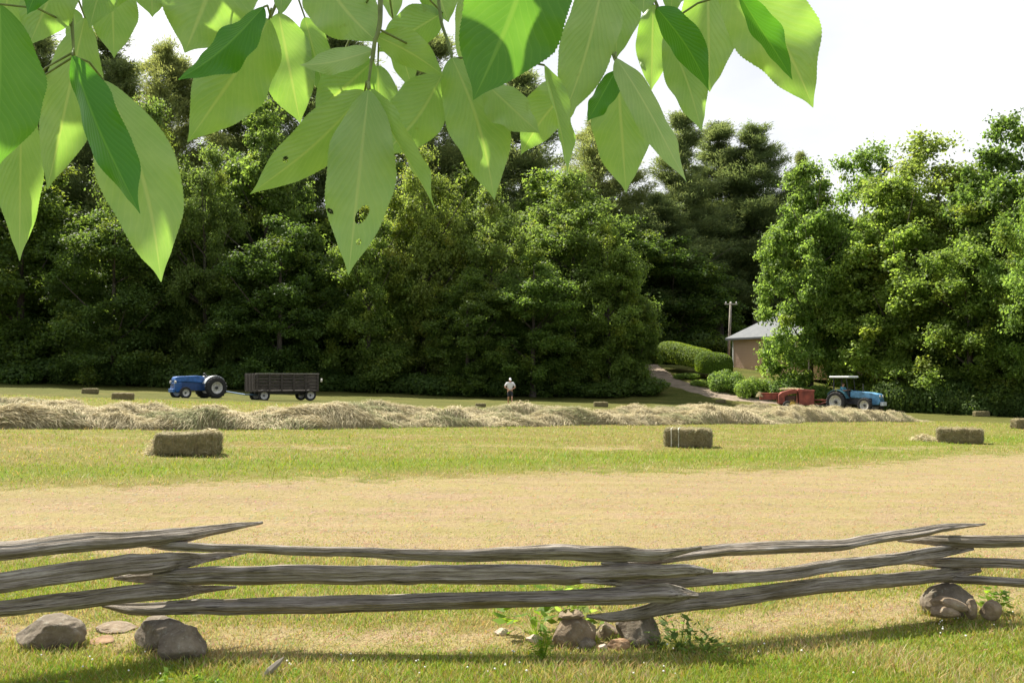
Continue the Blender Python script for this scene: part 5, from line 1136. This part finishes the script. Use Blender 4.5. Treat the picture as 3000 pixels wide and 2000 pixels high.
BR = [
 ('overhanging twig at upper left, folded dark green leaf before a large pale one', [(150, -90), (160, 0), (166, 70), (170, 130)], .86, [
  (0, 10, -8, 388, 215, 'T', .80, dict(roll=-12, seed=1)), (195, 40, 108, 436, 132, 'U', .92, dict(roll=10, curl=.0, seed=2)), (48, 215, 45, 600, 104, 'U', .96, dict(roll=-8, seed=3)),
  (166, 128, 322, 492, 98, 'T', .84, dict(roll=30, fold=.45, seed=4, bend=-.03)), (238, 185, 370, 648, 190, 'U', .90, dict(roll=-6, seed=5, bend=.05)), (150, -95, 66, 106, 128, 'U', .84, dict(roll=14, seed=6)),
  (255, -80, 262, 134, 112, 'U', .98, dict(seed=7)), (300, -90, 236, 40, 70, 'U', .93, dict(roll=-20, seed=53)), (250, -110, 205, 66, 96, 'U', .9, dict(roll=20, seed=8)), (110, -90, 62, 34, 66, 'T', .80, dict(roll=25, seed=9)), (20, -70, 10, 95, 90, 'U', .98, dict(seed=10)), (5, 260, 8, 466, 60, 'U', 1.0, dict(seed=11)), (168, 20, 196, 190, 56, 'U', .99, dict(roll=30, seed=12))]),
 ('overhanging twig left of centre, narrow dark leaf above a pale spread leaf', [(655, -90), (648, -20), (634, 10), (622, 40)], .9, [
  (520, -120, 424, 122, 225, 'U', .95, dict(roll=8, seed=13)), (606, 16, 408, 184, 84, 'T', .86, dict(roll=35, fold=.4, seed=14, bend=.05)), (618, 44, 430, 327, 172, 'U', .92, dict(roll=-10, seed=15, bend=.01)),
  (640, 30, 690, 285, 138, 'U', 1.0, dict(roll=5, seed=16)), (650, -60, 644, 36, 48, 'U', .88, dict(seed=17)), (700, 40, 752, 236, 74, 'U', 1.01, dict(roll=15, seed=54)), (590, -90, 566, 30, 60, 'U', .99, dict(seed=55)), (345, -90, 350, 40, 90, 'U', 1.02, dict(seed=18)), (430, -140, 350, 20, 130, 'U', 1.03, dict(seed=46))]),
 ('overhanging compound leaf at centre left whose long drooping leaflet has insect holes', [(878, -80), (874, 0), (872, 60), (860, 100), (852, 150), (845, 205)], .84, [
  (720, -90, 868, 98, 176, 'U', .90, dict(roll=-8, seed=19, bend=-.05)), (856, 116, 688, 150, 62, 'U', .86, dict(roll=35, seed=20, bend=.05)), (858, 140, 722, 262, 130, 'U', .96, dict(seed=21)),
  (846, 206, 800, 632, 168, 'U', .82, dict(roll=4, seed=22, holes=((831, 496, 25, 12, -.45), (757, 487, 9, 5, 1.0), (823, 560, 8, 6, -.4)))),
  (838, 210, 574, 446, 122, 'U', .85, dict(roll=-18, seed=23, bend=.04, holes=((655, 369, 8, 6, .4),))), (850, 205, 1000, 482, 34, 'U', .83, dict(roll=68, fold=.5, seed=24, bend=-.02)),
  (1016, 170, 872, 360, 140, 'U', .93, dict(roll=6, seed=25, bend=.06)), (866, 84, 1020, 176, 84, 'U', .88, dict(roll=20, seed=26, bend=.04)), (1016, 30, 866, 120, 100, 'U', 1.0, dict(seed=27)), (898, -90, 904, 50, 58, 'U', 1.02, dict(seed=28)), (905, 60, 948, 210, 62, 'U', 1.03, dict(roll=20, seed=56)), (980, -90, 1030, 52, 110, 'U', 1.0, dict(seed=29)), (868, 150, 872, 330, 90, 'U', .99, dict(seed=30)), (790, 120, 810, 270, 100, 'U', 1.03, dict(seed=47))]),
 ('overhanging twig at centre with the broad bright green leaf seen from above', [(1290, -110), (1240, -70), (1140, -40), (1020, -30), (1012, 40), (1030, 100), (1038, 135)], .95, [
  (1038, 132, 1136, 460, 150, 'U', .90, dict(roll=-5, seed=31, bend=.04)), (1080, -40, 1102, 232, 108, 'U', .99, dict(seed=32)), (1238, -150, 1087, 230, 262, 'T', .80, dict(roll=6, seed=33, fold=.08, bend=.02)),
  (1118, 195, 1240, 306, 96, 'U', .88, dict(roll=-25, seed=34)), (1325, 190, 1196, 356, 112, 'U', .97, dict(roll=-5, seed=35, bend=-.05)), (1250, 150, 1303, 400, 38, 'U', .84, dict(roll=62, fold=.4, seed=36, bend=.04))]),
 ('overhanging twig right of centre with a lime green leaf below a dark folded one', [(1400, -110), (1386, -40), (1388, 30), (1398, 95), (1412, 138)], .9, [
  (1392, -80, 1288, 284, 138, 'U', .86, dict(roll=12, seed=37, bend=.03)), (1425, -90, 1414, 138, 118, 'U', .92, dict(seed=38)), (1418, 160, 1438, 443, 142, 'U', .98, dict(roll=2, seed=39)),
  (1416, 160, 1348, 280, 58, 'T', .86, dict(roll=35, fold=.4, seed=40)), (1416, 134, 1577, 418, 74, 'U', .84, dict(roll=-38, seed=41, bend=.02)), (1480, -70, 1478, 32, 76, 'U', .86, dict(seed=42)), (1350, 60, 1322, 250, 66, 'U', .99, dict(roll=-15, seed=57))]),
 ('overhanging twig at right, its outermost pale leaf against the white sky', [(1660, -110), (1560, -70), (1500, -30), (1512, 20), (1524, 60)], .95, [
  (1500, 10, 1496, 208, 88, 'U', .98, dict(seed=43)), (1508, 18, 1628, 208, 82, 'T', .86, dict(roll=30, fold=.35, seed=44, bend=.05)), (1530, 76, 1612, 302, 92, 'U', .90, dict(roll=-14, seed=45, bend=.03)),
  (1625, -80, 1630, 212, 138, 'U', .99, dict(seed=48)), (1665, -60, 1868, 248, 196, 'U', .88, dict(roll=10, seed=49, bend=.06)), (1694, -20, 1820, 184, 62, 'T', .82, dict(roll=35, fold=.35, seed=50)), (1550, -90, 1540, 42, 60, 'U', .94, dict(seed=51)), (1620, -120, 1560, 8, 110, 'U', .9, dict(seed=52))]),
]
for lb, tw, dp, lvs in BR:
    root = P(tw[0][0]*OV, tw[0][1]*OV, dp); br_ = empty('leafy_twig', root, 0, lb, 'leafy twig', 'leafy twigs hanging into the top of the view')
    tp = catmull([P(a*OV, c_*OV, dp) for a, c_ in tw], 6); q = MB()
    q.tube([p-root for p in tp], [.0026*(1-.6*i/len(tp)) for i in range(len(tp))], 8)
    for (bx, by, tx_, ty_, wd, sd, de, kw) in lvs:
        _, Bp = hleaf(br_, bx, by, tx_, ty_, wd, sd, de, **kw)
        near = min(tp, key=lambda p: (p-Bp).length+(.06 if p.z < Bp.z else 0)); mid_ = (near+Bp)/2+Vector((0, 0, .006))
        q.tube([near-root, mid_-root, Bp-root], [.0011, .0010, .0009], 6)
    q.build('twig', M_twig, br_, True)
# the rest of the same branch, above the view, shades the hanging leaves
proto_ = []
dm_ = bpy.data.objects.new('tmp', None)
for sd_i in (61, 62, 63):
    o_, Bp = hleaf(dm_, 1176, 300, 1176, 760, 185, 'T', .9, seed=sd_i); Tp = P(1176*OV, 760*OV, .9); ax = (Tp-Bp).normalized(); zc = Vector((0, -1, 0)); zc = (zc-ax*zc.dot(ax)).normalized(); yc = zc.cross(ax)
    Mi_ = Matrix((ax, yc, zc)).to_4x4()@Matrix.Translation(-Bp); o_.data.transform(Mi_); proto_.append(o_.data); bpy.data.objects.remove(o_)
bpy.data.objects.remove(dm_)
rl = random.Random(21); br_ = empty('leafy_branch', (-.5, 1.35, 2.55), 0, 'leafy branch of the same tree, just above the picture, shading the hanging leaves', 'leafy branch')
q = MB(); q.tube([(-1.2, .5, .5), (-.4, .15, .22), (.3, .0, .1), (.9, -.1, .0), (1.3, -.1, -.05)], [.022, .018, .013, .009, .004]); tws_ = []
for k in range(9):
    a = Vector((-.9+k*.25, .35-.05*k, .38-.045*k)); e_ = a+Vector((rl.uniform(.0, .3), rl.uniform(-.5, .3), rl.uniform(-.2, .05))); q.tube([a, (a+e_)/2+Vector((0, 0, .03)), e_], [.005, .004, .002]); tws_.append((a, e_))
q.build('bough', M_twigb, br_, True)
for k in range(44):
    for _ in range(30):
        t_ = rl.uniform(.16, .62); b0 = P(rl.uniform(-100, 2500), rl.uniform(-150, 560), rl.uniform(.78, 1.0)); p_ = b0+sunv*t_
        top_ = CAMZ+.40*p_.y
        if p_.z > top_+.10: break
    o_ = bpy.data.objects.new('leaf', proto_[k % 3]); COL.objects.link(o_); o_.parent = br_; o_.location = p_-br_.location
    o_.rotation_euler = (rl.uniform(-.5, .5), rl.uniform(.0, .35), rl.uniform(0, 6.28)); s_ = rl.uniform(.8, 1.2); o_.scale = (s_, s_, s_)
print('objects', len(bpy.data.objects))
